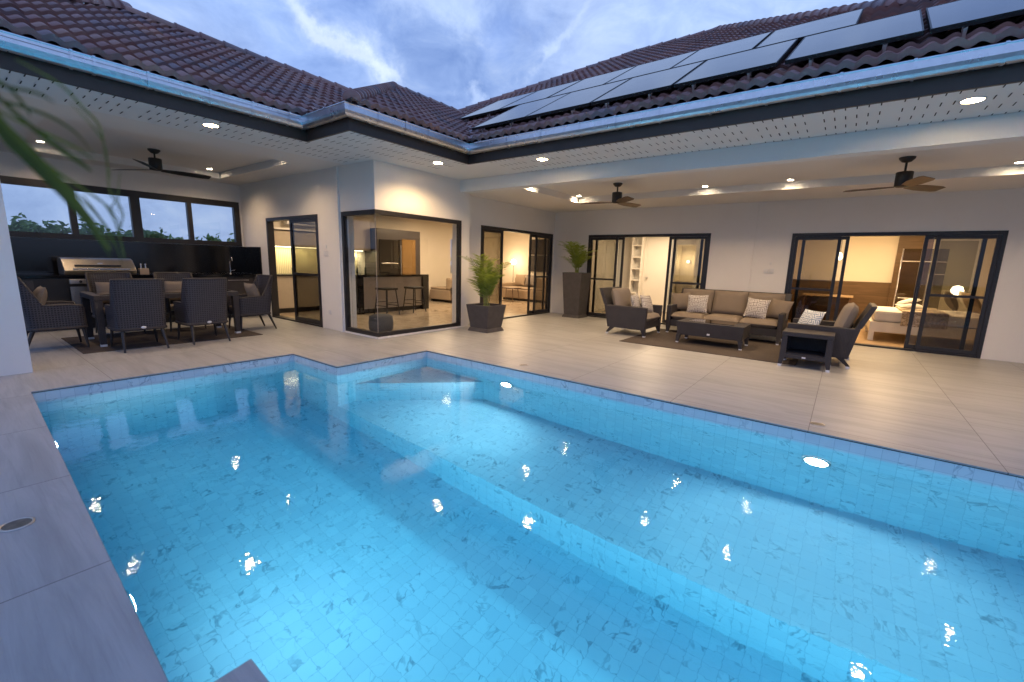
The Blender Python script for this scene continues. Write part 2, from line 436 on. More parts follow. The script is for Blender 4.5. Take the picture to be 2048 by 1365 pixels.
# ------------------------------------------------------------------ ground, deck, pool
POOL = [(-6.06, .42), (-6.04, 2.92), (-4.935, 2.915), (-4.91, 4.375), (4.4, 4.385), (4.4, .49), (-1.44, .49), (-1.447, .288)]
def poly_with_hole(outer, hole, z, mb, mi=0, up=True):
    vs = [Vector((x, y, 0)) for x, y in outer]; hs = [Vector((x, y, 0)) for x, y in hole]
    tris = tessellate_polygon([vs, hs]); allv = vs+hs
    V = [(v.x, v.y, z) for v in allv]
    fs = []
    for a, b, c in tris:
        n = (allv[b]-allv[a]).cross(allv[c]-allv[a]).z
        t = (a, b, c) if (n > 0) == up else (c, b, a)
        fs.append(t)
    mb.add(V, fs, mi)
mb = MB()
poly_with_hole([(-90, -60), (90, -60), (90, 90), (-90, 90)], [(-11.4, -3.2), (5, -3.2), (5, 10.4), (-11.4, 10.4)], -.06, mb)
struct(mb.build('ground', M['grass']))
mb = MB()
poly_with_hole([(-11.4, -3.2), (5, -3.2), (5, 10.4), (-11.4, 10.4)], POOL, 0.0, mb)
n = len(POOL)
for i in range(n):   # paving thickness at the pool edge
    a = POOL[i]; b = POOL[(i+1) % n]
    mb.add([(a[0], a[1], 0), (b[0], b[1], 0), (b[0], b[1], -.012), (a[0], a[1], -.012)], [(0, 1, 2, 3)])
struct(mb.build('pool_deck', M['deck']))
def offset_poly(P, d):
    out = []; m = len(P)
    for i in range(m):
        p0 = Vector(P[i-1]); p1 = Vector(P[i]); p2 = Vector(P[(i+1) % m])
        a = (p1-p0).normalized(); b = (p2-p1).normalized()
        na = Vector((-a.y, a.x)); nb = Vector((-b.y, b.x)); q = (na+nb)/(1+na.dot(nb)); v = p1+q*d
        out.append((v.x, v.y))
    return out
IN = offset_poly(POOL, -.003)   # just inside the pool for the trim
OUTW = offset_poly(POOL, .03)
mb = MB()
for i in range(n):
    a = POOL[i]; b = POOL[(i+1) % n]; c = IN[(i+1) % n]; d = IN[i]
    mb.add([(*a, -.012), (*b, -.012), (*c, -.012), (*d, -.012)], [(3, 2, 1, 0)])
    mb.add([(*c, -.012), (*d, -.012), (*d, -.018), (*c, -.018)], [(0, 1, 2, 3)])
struct(mb.build('pool_edge_trim', M['trim'], recalc=True))
# basin
mb = MB(); ZS = -1.32; ZF = -1.74; YS = 2.915
for i in range(n):
    a = POOL[i]; b = POOL[(i+1) % n]
    mb.add([(*a, -.013), (*b, -.013), (*b, ZF), (*a, ZF)], [(0, 1, 2, 3)])
mb.add([(-6.2, .2, ZF), (4.6, .2, ZF), (4.6, YS, ZF), (-6.2, YS+.03, ZF)], [(0, 1, 2, 3)])
mb.add([(-4.95, YS, ZS), (4.6, YS, ZS), (4.6, 4.6, ZS), (-4.95, 4.6, ZS)], [(0, 1, 2, 3)])
mb.add([(-4.95, YS, ZF), (4.6, YS, ZF), (4.6, YS, ZS), (-4.95, YS, ZS)], [(0, 1, 2, 3)])
S0 = (-4.93, 3.17); S1 = (-3.76, 4.38); S2 = (-4.93, 4.4); zt = -.64
mb.add([(*S0, zt), (*S1, zt), (*S2, zt)], [(0, 1, 2)])
mb.add([(*S0, zt), (*S1, zt), (*S1, ZS), (*S0, ZS)], [(0, 3, 2, 1)])
struct(mb.build('pool_basin', M['mosaic']))
# water: one closed body whose sides sit inside the masonry
mb = MB(); W = offset_poly(POOL, .03) if offset_poly(POOL, .03)[0][0] < POOL[0][0] else offset_poly(POOL, -.03)
zt, zb_ = -.12, -1.9
vs = [(x, y, zt) for x, y in W]+[(x, y, zb_) for x, y in W]
tr = tessellate_polygon([[Vector((x, y, 0)) for x, y in W]])
fs = []
for a, b, c in tr:
    nz = (Vector(vs[b])-Vector(vs[a])).cross(Vector(vs[c])-Vector(vs[a])).z
    t = (a, b, c) if nz > 0 else (c, b, a); fs.append(t); fs.append(tuple(q+n for q in reversed(t)))
for i in range(n): fs.append((i, (i+1) % n, n+(i+1) % n, n+i))
mb.add(vs, fs)
struct(mb.build('pool_water', M['water'], recalc=True))

# ------------------------------------------------------------------ villa shell
villa = thing('villa', 'white pool villa with brown tiled roofs and dark framed sliding doors', 'house')

def wall(axis, f, b, a0, a1, z0, z1, holes, name='wall', mat=None, parent=villa):
    """wall with front plane at f and back plane at b; runs a0..a1 along the other axis"""
    A = sorted({a0, a1, *[q for h in holes for q in h[:2] if a0 <= q <= a1]}); Z = sorted({z0, z1, *[q for h in holes for q in h[2:] if z0 <= q <= z1]})
    def solid(i, j):
        if i < 0 or j < 0 or i >= len(A)-1 or j >= len(Z)-1: return False
        a = (A[i]+A[i+1])/2; z = (Z[j]+Z[j+1])/2
        return not any(h[0] < a < h[1] and h[2] < z < h[3] for h in holes)
    P = (lambda d, a, z: (d, a, z)) if axis == 'x' else (lambda d, a, z: (a, d, z))
    mb = MB()
    for i in range(len(A)-1):
        for j in range(len(Z)-1):
            if not solid(i, j): continue
            for d in (f, b): mb.add([P(d, A[i], Z[j]), P(d, A[i+1], Z[j]), P(d, A[i+1], Z[j+1]), P(d, A[i], Z[j+1])], [(0, 1, 2, 3)])
            for di, dj, e in ((-1, 0, (i, i, j, j+1)), (1, 0, (i+1, i+1, j, j+1)), (0, -1, (i, i+1, j, j)), (0, 1, (i, i+1, j+1, j+1))):
                if not solid(i+di, j+dj):
                    p, q, r, s_ = e; mb.add([P(f, A[p], Z[r]), P(f, A[q], Z[s_]), P(b, A[q], Z[s_]), P(b, A[p], Z[r])], [(0, 1, 2, 3)])
    return mb.build(name, mat or M['white_wall'], parent, recalc=True, weld=True)

H = 2.89
wall('y', 4.45, 4.60, -11.25, -6.21, 0, H+.1, [(-10.05, -7.96, -1, 2.13), (-7.18, -5, -1, 2.135)])
wall('x', -6.21, -6.36, 4.60, 6.66, 0, H+.1, [(4, 6.465, -1, 2.135)])
wall('x', -6.46, -6.60, 6.60, 10.35, 0, H, [(7.33, 10.28, -1, 2.13)])
wall('y', 10.35, 10.50, -6.60, 4.5, 0, H, [(-5.42, -2.46, -1, 2.10), (-.955, 1.945, -1, 2.07)])
wall('x', -11.25, -11.40, -.95, 4.60, 0, H+.2, [(.35, 4.41, 1.535, 2.515)])
wall('x', 4.5, 4.65, 6.42, 10.5, 0, H, [])
# small blocks where the stair-step walls meet
MB().box(-6.46, -6.21, 6.66, 6.70, 0, H).build('wall', M['white_wall'], villa)
MB().box(-7.46, -7.03, .08, .53, 0, H).build('column', M['white_wall'], villa)
MB().box(-7.30, -7.215, 4.415, 4.448, 0, H-.001).build('pilaster', M['white_wall'], villa)
MB().box(-.115, -.03, 10.335, 10.3495, 0, 0.001).build('pilaster', M['white_wall'], villa) if False else None
MB().box(-2.0, -1.6, 10.325, 10.3495, 0, 2.699).build('pilaster', M['white_wall'], villa)

# ceilings
mb = MB()
def ring(mb, X0, X1, Y0, Y1, x0, x1, y0, y1, z, zt, mi=0):
    poly = [(X0, X1, Y0, y0), (X0, X1, y1, Y1), (X0, x0, y0, y1), (x1, X1, y0, y1)]
    for a, b, c, d in poly: mb.add([(a, c, z), (b, c, z), (b, d, z), (a, d, z)], [(3, 2, 1, 0)], mi)
    mb.add([(x0, y0, zt), (x1, y0, zt), (x1, y1, zt), (x0, y1, zt)], [(3, 2, 1, 0)], mi)
    q = [(x0, y0), (x1, y0), (x1, y1), (x0, y1)]
    for i in range(4):
        a = q[i]; b = q[(i+1) % 4]; mb.add([(*a, z), (*b, z), (*b, zt), (*a, zt)], [(0, 1, 2, 3)], mi)
ring(mb, -11.25, -6.98, -.9, 4.45, -10.68, -7.68, 1.03, 3.86, H, 3.01)
mb.build('ceiling', M['ceiling'], villa)
mb = MB()
ring(mb, -6.46, 4.5, 6.62, 10.35, -4.98, 2.95, 6.72, 8.93, 2.70, 2.82)
mb.build('ceiling', M['ceiling'], villa)
mb = MB().box(-6.21, 4.5, 6.42, 6.62, 2.665, H-.002); mb.build('beam', M['soffit'], villa)

# soffits with slots
def soffit(rects, slots):
    mb = MB()
    for a, b, c, d in rects: mb.add([(a, c, H), (b, c, H), (b, d, H), (a, d, H)], [(3, 2, 1, 0)])
    for x0, x1, y0, y1 in slots: mb.add([(x0, y0, H-.004), (x1, y0, H-.004), (x1, y1, H-.004), (x0, y1, H-.004)], [(3, 2, 1, 0)], 1)
    return mb.build('soffit', [M['soffit'], M['slot']], villa)
sl = []
g = 1.063-.61*3
while g < 4.2:
    for k in range(6):
        y = g+.089*k
        if y > 4.3: break
        for xc in (-6.13, -6.425, -6.75): sl.append((xc-.062, xc+.062, y-.005, y+.005))
    g += .61
soffit([(-6.98, -6.03, -.9, 4.45)], sl)
sl = []
g = 3.4
while g < 5.4:
    for k in range(6):
        y = g+.089*k
        if y > 5.45 or (y > 3.3 and False): continue
        for xc in (-5.15, -5.45, -5.76): sl.append((xc-.06, xc+.06, y-.005, y+.005))
    g += .61
g = .216-.61*8
while g < 3.3:
    for k in range(6):
        x = g+.089*k
        for yc, hl in ((5.485, .058), (5.79, .06), (6.10, .06), (6.375, .028)): sl.append((x-.005, x+.005, yc-hl, yc+hl))
    g += .61
soffit([(-6.03, -5.04, 3.27, 4.45), (-6.21, -5.04, 4.45, 6.42), (-5.04, 3.46, 5.40, 6.42)], sl)

# fascia + gutter swept along the eave
def sweep(path, prof, name, mat, parent=villa, closed=False, smooth=False):
    """path: xy list; prof: (outward, z); outward is to the right of travel"""
    mb = MB(); m = len(path); vs = []
    for i, p in enumerate(path):
        p = Vector(p)
        a = (p-Vector(path[i-1])).normalized() if i > 0 else None
        b = (Vector(path[i+1])-p).normalized() if i < m-1 else None
        a = a or b; b = b or a
        na = Vector((a.y, -a.x)); nb = Vector((b.y, -b.x)); q = (na+nb)/(1+na.dot(nb))
        for d, z in prof: v = p+q*d; vs.append((v.x, v.y, z))
    k = len(prof)
    fs = [(i*k+j, (i+1)*k+j, (i+1)*k+j+1, i*k+j+1) for i in range(m-1) for j in range(k-1)]
    if closed: fs += [(i*k+k-1, (i+1)*k+k-1, (i+1)*k, i*k) for i in range(m-1)]
    mb.add(vs, fs, 0, smooth)
    return mb.build(name, mat, parent, recalc=closed)
EAVE = [(-6.03, -.88), (-6.03, 3.27), (-5.04, 3.27), (-5.04, 5.40), (3.46, 5.40)]
sweep(EAVE, [(0, 3.16), (0, 2.875), (-.03, 2.875), (-.03, 3.16)], 'fascia', M['fascia'], closed=True)
GP = [(.004, 3.145), (.004, 3.05), (.014, 3.022), (.034, 3.006), (.062, 3.002), (.092, 3.012), (.112, 3.034), (.122, 3.065), (.124, 3.128), (.130, 3.136), (.128, 3.144), (.118, 3.146), (.112, 3.140), (.112, 3.065), (.09, 3.03), (.06, 3.016), (.03, 3.02), (.012, 3.06), (.012, 3.145)]
gut = sweep(EAVE, GP, 'gutter', M['gutter'], closed=True, smooth=False)
STR = [(.002+.0, 3.04), (.012, 3.016), (.032, 2.999), (.062, 2.995), (.095, 3.005), (.117, 3.03), (.128, 3.064), (.1295, 3.13), (.136, 3.138), (.133, 3.15), (.116, 3.152), (.108, 3.146), (.108, 3.10)]
def strap(x, y, nx, ny):
    mb = MB(); tx, ty = -ny, nx; w = .011; vs = []
    for s_ in (-w, w):
        for d, z in STR: vs.append((x+nx*d+tx*s_, y+ny*d+ty*s_, z))
    k = len(STR); mb.add(vs, [(j, j+1, k+j+1, k+j) for j in range(k-1)]); mb.build('gutter_bracket', M['gutter'], gut)
for y in (-.45, .15, 1.01, 1.165, 1.57, 2.12, 2.56, 3.0): strap(-6.03, y, 1, 0)
for x in (-5.75, -5.35): strap(x, 3.27, 0, -1)
for y in (3.62, 4.05, 4.45, 5.0): strap(-5.04, y, 1, 0)
for x in (-4.68, -4.2, -3.6, -3.0, -2.5, -1.965, -1.41, -.877, -.277, .229, .76, 1.3, 1.9, 2.5): strap(x, 5.40, 0, -1)

# ------------------------------------------------------------------ roofs
PITCH = 29.0; T = math.tan(R_(PITCH)); CP = math.cos(R_(PITCH))
def tiled(origin, along, up, length, run, z0, clips, rnd, name='roof', lift=0.0):
    """real wavy tile courses; clips: (point, normal) keep the side the normal points from"""
    bm = bmesh.new(); lay = bm.faces.layers.float.new('tile_rand')
    pit = .1465; seg = 8; nw = int(length/pit)+1; gauge = .262; rows = int(run/CP/gauge)+1
    O = Vector((*origin, 0)); A = Vector((*along, 0)); U = Vector((*up, 0))
    def P(u, s_, h):
        # s_ measured on slope, h normal to it
        hor = s_*CP-h*math.sin(R_(PITCH)); return O+A*u+U*hor+Vector((0, 0, z0+s_*math.sin(R_(PITCH))+h*CP))
    def wav(u):
        t = (u/pit) % 1.0; c = .5+.5*math.cos(2*math.pi*t); return .038*(c**.8)-.015
    R = random.Random(rnd); prev = None
    for r in range(rows):
        s0 = r*gauge-.012; s1 = (r+1)*gauge+.01
        lo = []; hi = []; lip = []
        for i in range(nw*seg+1):
            u = i*pit/seg; w = wav(u)
            lo.append(bm.verts.new(P(u, s0, w+.030+lift))); hi.append(bm.verts.new(P(u, s1, w-.004+lift))); lip.append(bm.verts.new(P(u, s0+.004, w-(.010 if r else .03)+lift)))
        rv = R.random(); vals = [R.random() for _ in range(nw)]
        for i in range(nw*seg):
            v = vals[int(((i+seg//2)//seg)//2*2) % nw]
            f = bm.faces.new((lo[i], lo[i+1], hi[i+1], hi[i])); f[lay] = v; f.smooth = True
            f = bm.faces.new((lip[i], lip[i+1], lo[i+1], lo[i])); f[lay] = v; f.smooth = False
    for p, nrm in clips:
        g_ = bm.verts[:]+bm.edges[:]+bm.faces[:]
        bmesh.ops.bisect_plane(bm, geom=g_, plane_co=Vector((*p, 0)), plane_no=Vector((*nrm, 0)), clear_outer=True)
    me = bpy.data.meshes.new(name); bm.to_mesh(me); bm.free(); me.materials.append(M['tile']); boxuv(me)
    o = bpy.data.objects.new(name, me); COL.objects.link(o); o.parent = villa; return o
ZE = 3.15
# left wing, slope facing the pool (+X)
rL = tiled((-5.925, -.85), (0, 1), (-1, 0), 7.0, 2.78, ZE+.075*T, [((-5.85, 3.18), (1, 1)), ((-5.85, -.75), (-1, -1)), ((-8.68, 0), (-1, 0))], 11)
# kitchen block: slope facing -Y (small) and facing +X
rB1 = tiled((-9.2, 3.24), (1, 0), (0, 1), 4.6, 3.0, ZE+.09*T-.03, [((-5.85, 3.18), (-1, -1)), ((-4.85, 3.18), (1, 1))], 12)
rB = tiled((-4.93, 3.0), (0, 1), (-1, 0), 5.8, 2.97, ZE+.08*T, [((-4.85, 3.18), (-1, -1)), ((-4.88, 5.27), (1, 1)), ((-7.78, 0), (-1, 0))], 13)
# right wing, slope facing the pool (-Y)
rR = tiled((-9.2, 5.295), (1, 0), (0, 1), 13.0, 6.57, ZE+.095*T, [((-4.88, 5.27), (-1, -1)), ((-8.88, 8.0), (-1, 1)), ((3.45, 5.2), (1, 1)), ((0, 11.78), (0, 1))], 14)
# the far sides, closed with plain slopes
mb = MB()
def rp(x, y, z): return (x, y, z)
mb.add([(-8.65, 2.05, 4.66), (-8.65, 6.0, 4.66), (-11.5, 6.0, 3.08), (-11.5, -.8, 3.08)], [(0, 1, 2, 3)])
mb.add([(-8.65, 2.05, 4.66), (-11.5, -.8, 3.08), (-5.85, -.8, 3.08)], [(0, 1, 2)])
mb.add([(-7.78, 6.05, 4.72), (-7.78, 8.1, 4.72), (-9.2, 8.1, 3.95), (-9.2, 5.95, 3.95)], [(0, 1, 2, 3)])
mb.add([(-5.1, 11.75, 6.75), (-3.1, 11.75, 6.75), (3.45, 18.3, 3.1), (-11.65, 18.3, 3.1)], [(0, 1, 2, 3)])
mb.add([(-3.1, 11.75, 6.75), (3.45, 5.3, 3.12), (3.45, 18.3, 3.1)], [(0, 1, 2)])
mb.add([(-5.1, 11.75, 6.75), (-11.65, 18.3, 3.1), (-11.65, 5.3, 3.1)], [(0, 1, 2)])
# unseen sheets under the tiles, added to stop light leaking
for q in ([(-5.9, -.8, 3.10), (-5.9, 3.2, 3.10), (-8.65, 5.95, 4.62), (-8.65, 2.05, 4.62)], [(-4.95, 3.25, 3.11), (-4.95, 5.3, 3.11), (-7.75, 8.1, 4.68), (-7.75, 6.05, 4.68)],
          [(-4.95, 3.28, 3.11), (-7.75, 6.08, 4.66), (-8.65, 5.95, 4.6), (-5.95, 3.28, 3.11)], [(-4.9, 5.36, 3.11), (3.4, 5.36, 3.11), (-3.1, 11.75, 6.68), (-5.1, 11.75, 6.68), (-8.7, 8.15, 4.68), (-7.75, 8.1, 4.66)]):
    mb.add(q, [tuple(range(len(q)))])
mb.build('roof', M['tile'], villa)
MB().add([(-11.4, -.88, 3.12), (-6.05, -.88, 3.12), (-6.05, 3.25, 3.12), (-5.06, 3.25, 3.12), (-5.06, 5.42, 3.12), (3.45, 5.42, 3.12), (3.45, 18, 3.12), (-11.4, 18, 3.12)], [(0, 1, 2, 3, 4, 5, 6, 7)]).build('roof_light_block', M['ceiling'], villa)  # unseen flat sheet, added to keep light from leaking through the roof
MB().box(3.40, 3.46, 5.43, 18, 2.875, 3.16).build('fascia', M['fascia'], villa)

def caps(p0, p1, parent, r=.085, step=.21, rnd=3):
    p0 = Vector(p0); p1 = Vector(p1); L = (p1-p0).length; d = (p1-p0)/L; side = d.cross(Vector((0, 0, 1))).normalized(); up = side.cross(d)
    mb = MB(); m = int(L/step)+1; n_ = 10; R = random.Random(rnd); vals = []
    for k in range(m):
        a = p0+d*(k*step-.02); b = p0+d*(k*step+step+.02); rv = R.random()
        rings = [(a, r*1.22, 0), (a+d*.02, r*1.24, 0), (a+d*.03, r*1.16, 0), (b, r*.92, 0)]
        vs = []
        for c, rr, _ in rings:
            for j in range(n_+1):
                t = math.pi*(j/n_)*1.16-.08*math.pi; vs.append(c+side*math.cos(t)*rr+up*(math.sin(t)*rr*.95-.02))
        q = n_+1
        fs = [(i*q+j, i*q+j+1, (i+1)*q+j+1, (i+1)*q+j) for i in range(3) for j in range(n_)]
        vs.append(a); ci = len(vs)-1
        fs += [(ci, j+1, j) for j in range(n_)]
        mb.add(vs, fs, 0, True); vals += [rv]*len(fs)
    return mb.build('ridge_cap', M['tile'], parent, attr=('tile_rand', vals))
caps((-5.85, -.75, 3.20), (-8.62, 2.02, 4.74), rL, rnd=1)
caps((-8.65, 2.05, 4.73), (-8.65, 6.0, 4.73), rL, .075, .33, rnd=2)
caps((-4.88, 3.22, 3.20), (-7.76, 6.10, 4.79), rB, rnd=4)
caps((-7.78, 6.08, 4.79), (-7.78, 8.3, 4.79), rB, .075, .33, rnd=5)
caps((3.42, 5.28, 3.22), (-3.1, 11.78, 6.82), rR, rnd=6)
caps((-3.12, 11.78, 6.82), (-5.1, 11.78, 6.82), rR, .075, .33, rnd=7)
caps((-8.85, 8.05, 4.78), (-5.1, 11.78, 6.82), rR, .075, .33, rnd=8)
# valley gutter strip
MB().add([(-4.90, 5.20, 3.165), (-4.82, 5.28, 3.165), (-7.72, 8.18, 4.77), (-7.80, 8.10, 4.77)], [(0, 1, 2, 3)]).build('valley_flashing', M['trim'], rR)

# solar panels
PW, PH = 1.035, 1.45
def panel_root(x, s_, label):
    t = thing('solar_panel', label, 'solar panel', (x, 5.2+s_*CP, ZE+s_*math.sin(R_(PITCH))), 0, 'black solar panels on the right roof')
    t.rotation_euler = (R_(PITCH), 0, 0)
    return t
def panel_parts(t):
    z1 = .118
    mb = MB(); mb.box(.012, PW-.012, .012, PH-.012, z1-.03, z1-.002); g_ = mb.build('cell_glass', M['panel'], t)
    mb = MB()
    for a, b, c, d in ((0, PW, 0, .012), (0, PW, PH-.012, PH), (0, .012, .012, PH-.012), (PW-.012, PW, .012, PH-.012)): mb.box(a, b, c, d, z1-.038, z1)
    mb.build('frame', M['black'], t)
    for x in (.22, .78):
        mb = MB(); mb.box(x-.018, x+.018, .03, PH-.03, z1-.085, z1-.039); mb.build('rail', M['steel'], t)
        mb = MB(); mb.box(x-.012, x+.012, -.028, -.022, .0, .075); mb.box(x-.012, x+.012, -.028, .03, .07, .076); mb.build('roof_hook', M['steel'], t)
first = None
lowx = [-5.04, -4.0, -2.945, -1.88, -.775, .30, 1.36]
lown = ['lower row, leftmost beside the roof valley', 'lower row, second from the roof valley', 'lower row, third from the roof valley', 'lower row, fourth from the roof valley', 'lower row, left of the widest dark gap', 'lower row, right of the wider gap', 'lower row, rightmost, cut by the picture edge']
uppx = [-6.62, -5.56, -4.49, -3.44, -2.39, -1.32]
uppn = ['upper row, leftmost, touching the roof valley', 'upper row, second from the left end', 'upper row, third from the left end', 'upper row, third from the right end', 'upper row, second from the right end', 'upper row, right end, with bare tiles beside it']
for xs, nm, s_ in ((lowx, lown, .36), (uppx, uppn, 1.86)):
    for x, l in zip(xs, nm):
        lab = 'black solar panel in the '+l
        if first is None: first = panel_root(x, s_, lab); panel_parts(first)
        else:
            r = dup(first, (x, 5.2+s_*CP, ZE+s_*math.sin(R_(PITCH))), 0, lab)
            if x == lowx[-2]: pass

# ------------------------------------------------------------------ sliding doors and windows
def leaf(parent, axis, d, a0, a1, z1, midrail=None, glass='glass', sw=.055, handle=None, th=.035):
    B = (lambda mb, p, q, r, s_, e=0: mb.box(d-th/2+e, d+th/2-e, p, q, r, s_)) if axis == 'x' else (lambda mb, p, q, r, s_, e=0: mb.box(p, q, d-th/2+e, d+th/2-e, r, s_))
    mb = MB(); z0 = .035
    B(mb, a0, a0+sw, z0, z1); B(mb, a1-sw, a1, z0, z1); B(mb, a0+sw, a1-sw, z0, z0+.075, .002); B(mb, a0+sw, a1-sw, z1-.06, z1, .002)
    if midrail: B(mb, a0+sw, a1-sw, midrail-.02, midrail+.02, .004)
    if handle is not None:
        hx = handle; B(mb, hx-.012, hx+.012, .95, 1.12, -.02)
    o = mb.build('door_leaf', M['frame'], parent)
    mb = MB(); e = th/2-.002; B(mb, a0+sw-.003, a1-sw+.003, z0+.07, z1-.055, e); mb.build('pane', M[glass], parent)
def door(axis, f, a0, a1, z1, leaves, depth=.13, fw=.055, label=None):
    s_ = 1 if axis == 'y' else -1
    o0, o1 = (f-.006, f+depth) if axis == 'y' else (f-depth, f+.006)
    B = (lambda mb, p, q, r, u: mb.box(o0, o1, p, q, r, u)) if axis == 'x' else (lambda mb, p, q, r, u: mb.box(p, q, o0, o1, r, u))
    mb = MB(); B(mb, a0+.002, a0+fw, .001, z1-.002); B(mb, a1-fw, a1-.002, .001, z1-.002); B(mb, a0+fw, a1-fw, z1-fw-.01, z1-.002); B(mb, a0+fw, a1-fw, .001, .03)
    fr = mb.build('sliding_door', M['frame'], villa)
    for tr_, p, q, mid, gl, hd in leaves:
        d = f+s_*(.028+.042*tr_)
        leaf(fr, axis, d, p, q, z1-fw-.012, mid, gl, handle=hd)
    return fr
# kitchen side door, living door, two terrace doors
door('y', 4.45, -10.05, -7.96, 2.13, [(0, -9.06, -8.02, 1.0, 'screen', -9.03), (1, -9.10, -8.06, None, 'glass', None)])
door('x', -6.46, 7.33, 10.28, 2.13, [(0, 7.39, 8.13, None, 'screen', None), (0, 9.50, 10.22, .99, 'screen', None), (1, 9.30, 10.05, None, 'glass', None), (1, 7.45, 8.19, None, 'glass', None)])
door('y', 10.35, -5.42, -2.46, 2.10, [(0, -5.36, -4.61, .99, 'screen', None), (1, -5.24, -4.46, None, 'glass', -4.49), (1, -3.37, -2.62, None, 'glass', -3.34), (0, -3.25, -2.52, .99, 'screen', None)])
door('y', 10.35, -.955, 1.945, 2.07, [(0, -.90, -.16, 1.0, 'screen', None), (1, -.78, -.04, None, 'glass', None), (1, .985, 1.74, None, 'glass', 1.02), (0, 1.13, 1.89, 1.0, 'screen', None)])
# corner window
mb = MB()
mb.box(-7.178, -7.115, 4.444, 4.52, .03, 2.13); mb.box(-7.115, -6.204, 4.444, 4.52, 2.06, 2.133); mb.box(-7.115, -6.204, 4.444, 4.52, .03, .10)
mb.box(-6.28, -6.204, 4.52, 6.46, 2.06, 2.133); mb.box(-6.28, -6.204, 4.52, 6.46, .03, .10); mb.box(-6.28, -6.204, 6.395, 6.46, .10, 2.06)
cw = mb.build('corner_window', M['frame'], villa)
MB().box(-7.2, -6.19, 4.436, 4.53, .0, .03).box(-6.29, -6.19, 4.53, 6.465, .0, .03).build('sill', M['white_wall'], cw)
MB().box(-7.115, -6.226, 4.47, 4.476, .10, 2.06).build('pane', M['glass'], cw)
MB().box(-6.236, -6.230, 4.478, 6.395, .10, 2.06).build('pane', M['glass'], cw)
MB().box(-6.240, -6.226, 4.466, 4.4695, .10, 2.06).build('glass_joint', plain('silicone_joint', (.35, .3, .26), .5), cw)
# strip window of the left terrace
mb = MB(); x0, x1 = -11.34, -11.235
mb.box(x0, x1, .352, 4.408, 2.395, 2.513); mb.box(x0, x1, .352, 4.408, 1.537, 1.628)
for a, b in ((.352, .42), (1.61, 1.70), (2.475, 2.625), (3.405, 3.485), (4.295, 4.408)): mb.box(x0+.001, x1-.001, a, b, 1.628, 2.395)
ww = mb.build('strip_window', M['frame'], villa)
for a, b in ((.42, 1.61), (1.70, 2.475), (2.625, 3.405), (3.485, 4.295)): MB().box(-11.29, -11.285, a, b, 1.628, 2.395).build('pane', M['glass'], ww)

# wall plates
def plate(x, y, z, w, h, ax, nm='wall_socket', parts=1):
    mb = MB()
    for k in range(parts):
        if ax == 'y': mb.box(x+k*w*1.12, x+k*w*1.12+w, y-.012, y-.0005, z, z+h); mb.box(x+k*w*1.12+w*.25, x+k*w*1.12+w*.75, y-.02, y-.012, z+h*.25, z+h*.75)
    mb.build(nm, M['plastic_white'], villa, bevel=.003)
plate(-7.80, 4.45, 1.36, .07, .10, 'y', 'wall_socket', 2); plate(-7.72, 4.45, 1.50, .035, .07, 'y'); plate(-7.72, 4.45, .28, .08, .09, 'y')
plate(-1.37, 10.35, 1.28, .085, .09, 'y', 'wall_socket', 2); plate(-1.28, 10.35, 1.45, .04, .05, 'y')

# ------------------------------------------------------------------ rooms
F = .006
def floor(a, b, c, d, mat): MB().add([(a, c, F), (b, c, F), (b, d, F), (a, d, F)], [(0, 1, 2, 3)]).build('floor', mat, villa)
floor(-11.25, -6.36, 4.6, 6.6, M['stonefloor']); floor(-11.25, -6.6, 6.6, 13.6, M['stonefloor'])
floor(-6.34, -1.8, 10.5, 13.4, M['stonefloor']); floor(-1.65, 4.3, 10.5, 14.3, M['wood_light'])
def cel(a, b, c, d, z, mat=None): MB().box(a, b, c, d, z, z+.05).build('ceiling', mat or M['room_white'], villa)
cel(-11.25, -6.36, 4.6, 6.6, 2.60); cel(-11.25, -6.6, 6.6, 13.6, 2.60); cel(-6.6, -1.7, 10.5, 13.5, 2.45); cel(-1.7, 4.3, 10.5, 14.4, 2.45)
# kitchen/living outer wall with two openings, end wall, partitions
wall('x', -11.10, -11.25, 4.6, 13.6, 0, 2.6, [(9.28, 9.62, 0, 2.0), (11.02, 11.20, .9, 2.08)], mat=M['room'])
wall('y', 13.6, 13.75, -11.25, -6.45, 0, 2.6, [], mat=M['room'])
wall('y', 6.20, 6.28, -11.10, -10.02, 0, 2.6, [], mat=M['room'])
wall('x', -7.40, -7.48, 4.6, 6.0, 0, 2.6, [], mat=M['room']) if False else None
wall('x', -6.45, -6.58, 10.5, 13.6, 0, 2.6, [], mat=M['room'])
wall('y', 13.4, 13.5, -6.45, -1.8, 0, 2.45, [(-4.10, -3.55, 0, 2.0)], mat=M['room_white'])
wall('x', -1.66, -1.80, 10.5, 14.4, 0, 2.45, [], mat=M['room'])
wall('y', 14.3, 14.4, -1.66, 4.3, 0, 2.45, [], mat=M['room'])
wall('x', 4.2, 4.3, 10.5, 14.4, 0, 2.45, [], mat=M['room'])
MB().box(-7.44, -7.20, 4.62, 4.70, 0, 2.6).build('wall', M['room_white'], villa)
# bedroom wainscot, cornice, dark shower niche
MB().box(-1.65, .93, 14.27, 14.298, 0, 1.12).build('wainscot', M['wainscot'], villa)
MB().box(.90, 1.52, 14.23, 14.298, 0, 2.25).build('wainscot', M['wainscot'], villa)
MB().box(-1.65, 4.18, 14.12, 14.22, 2.33, 2.448).build('cornice', M['room_white'], villa, bevel=.02)
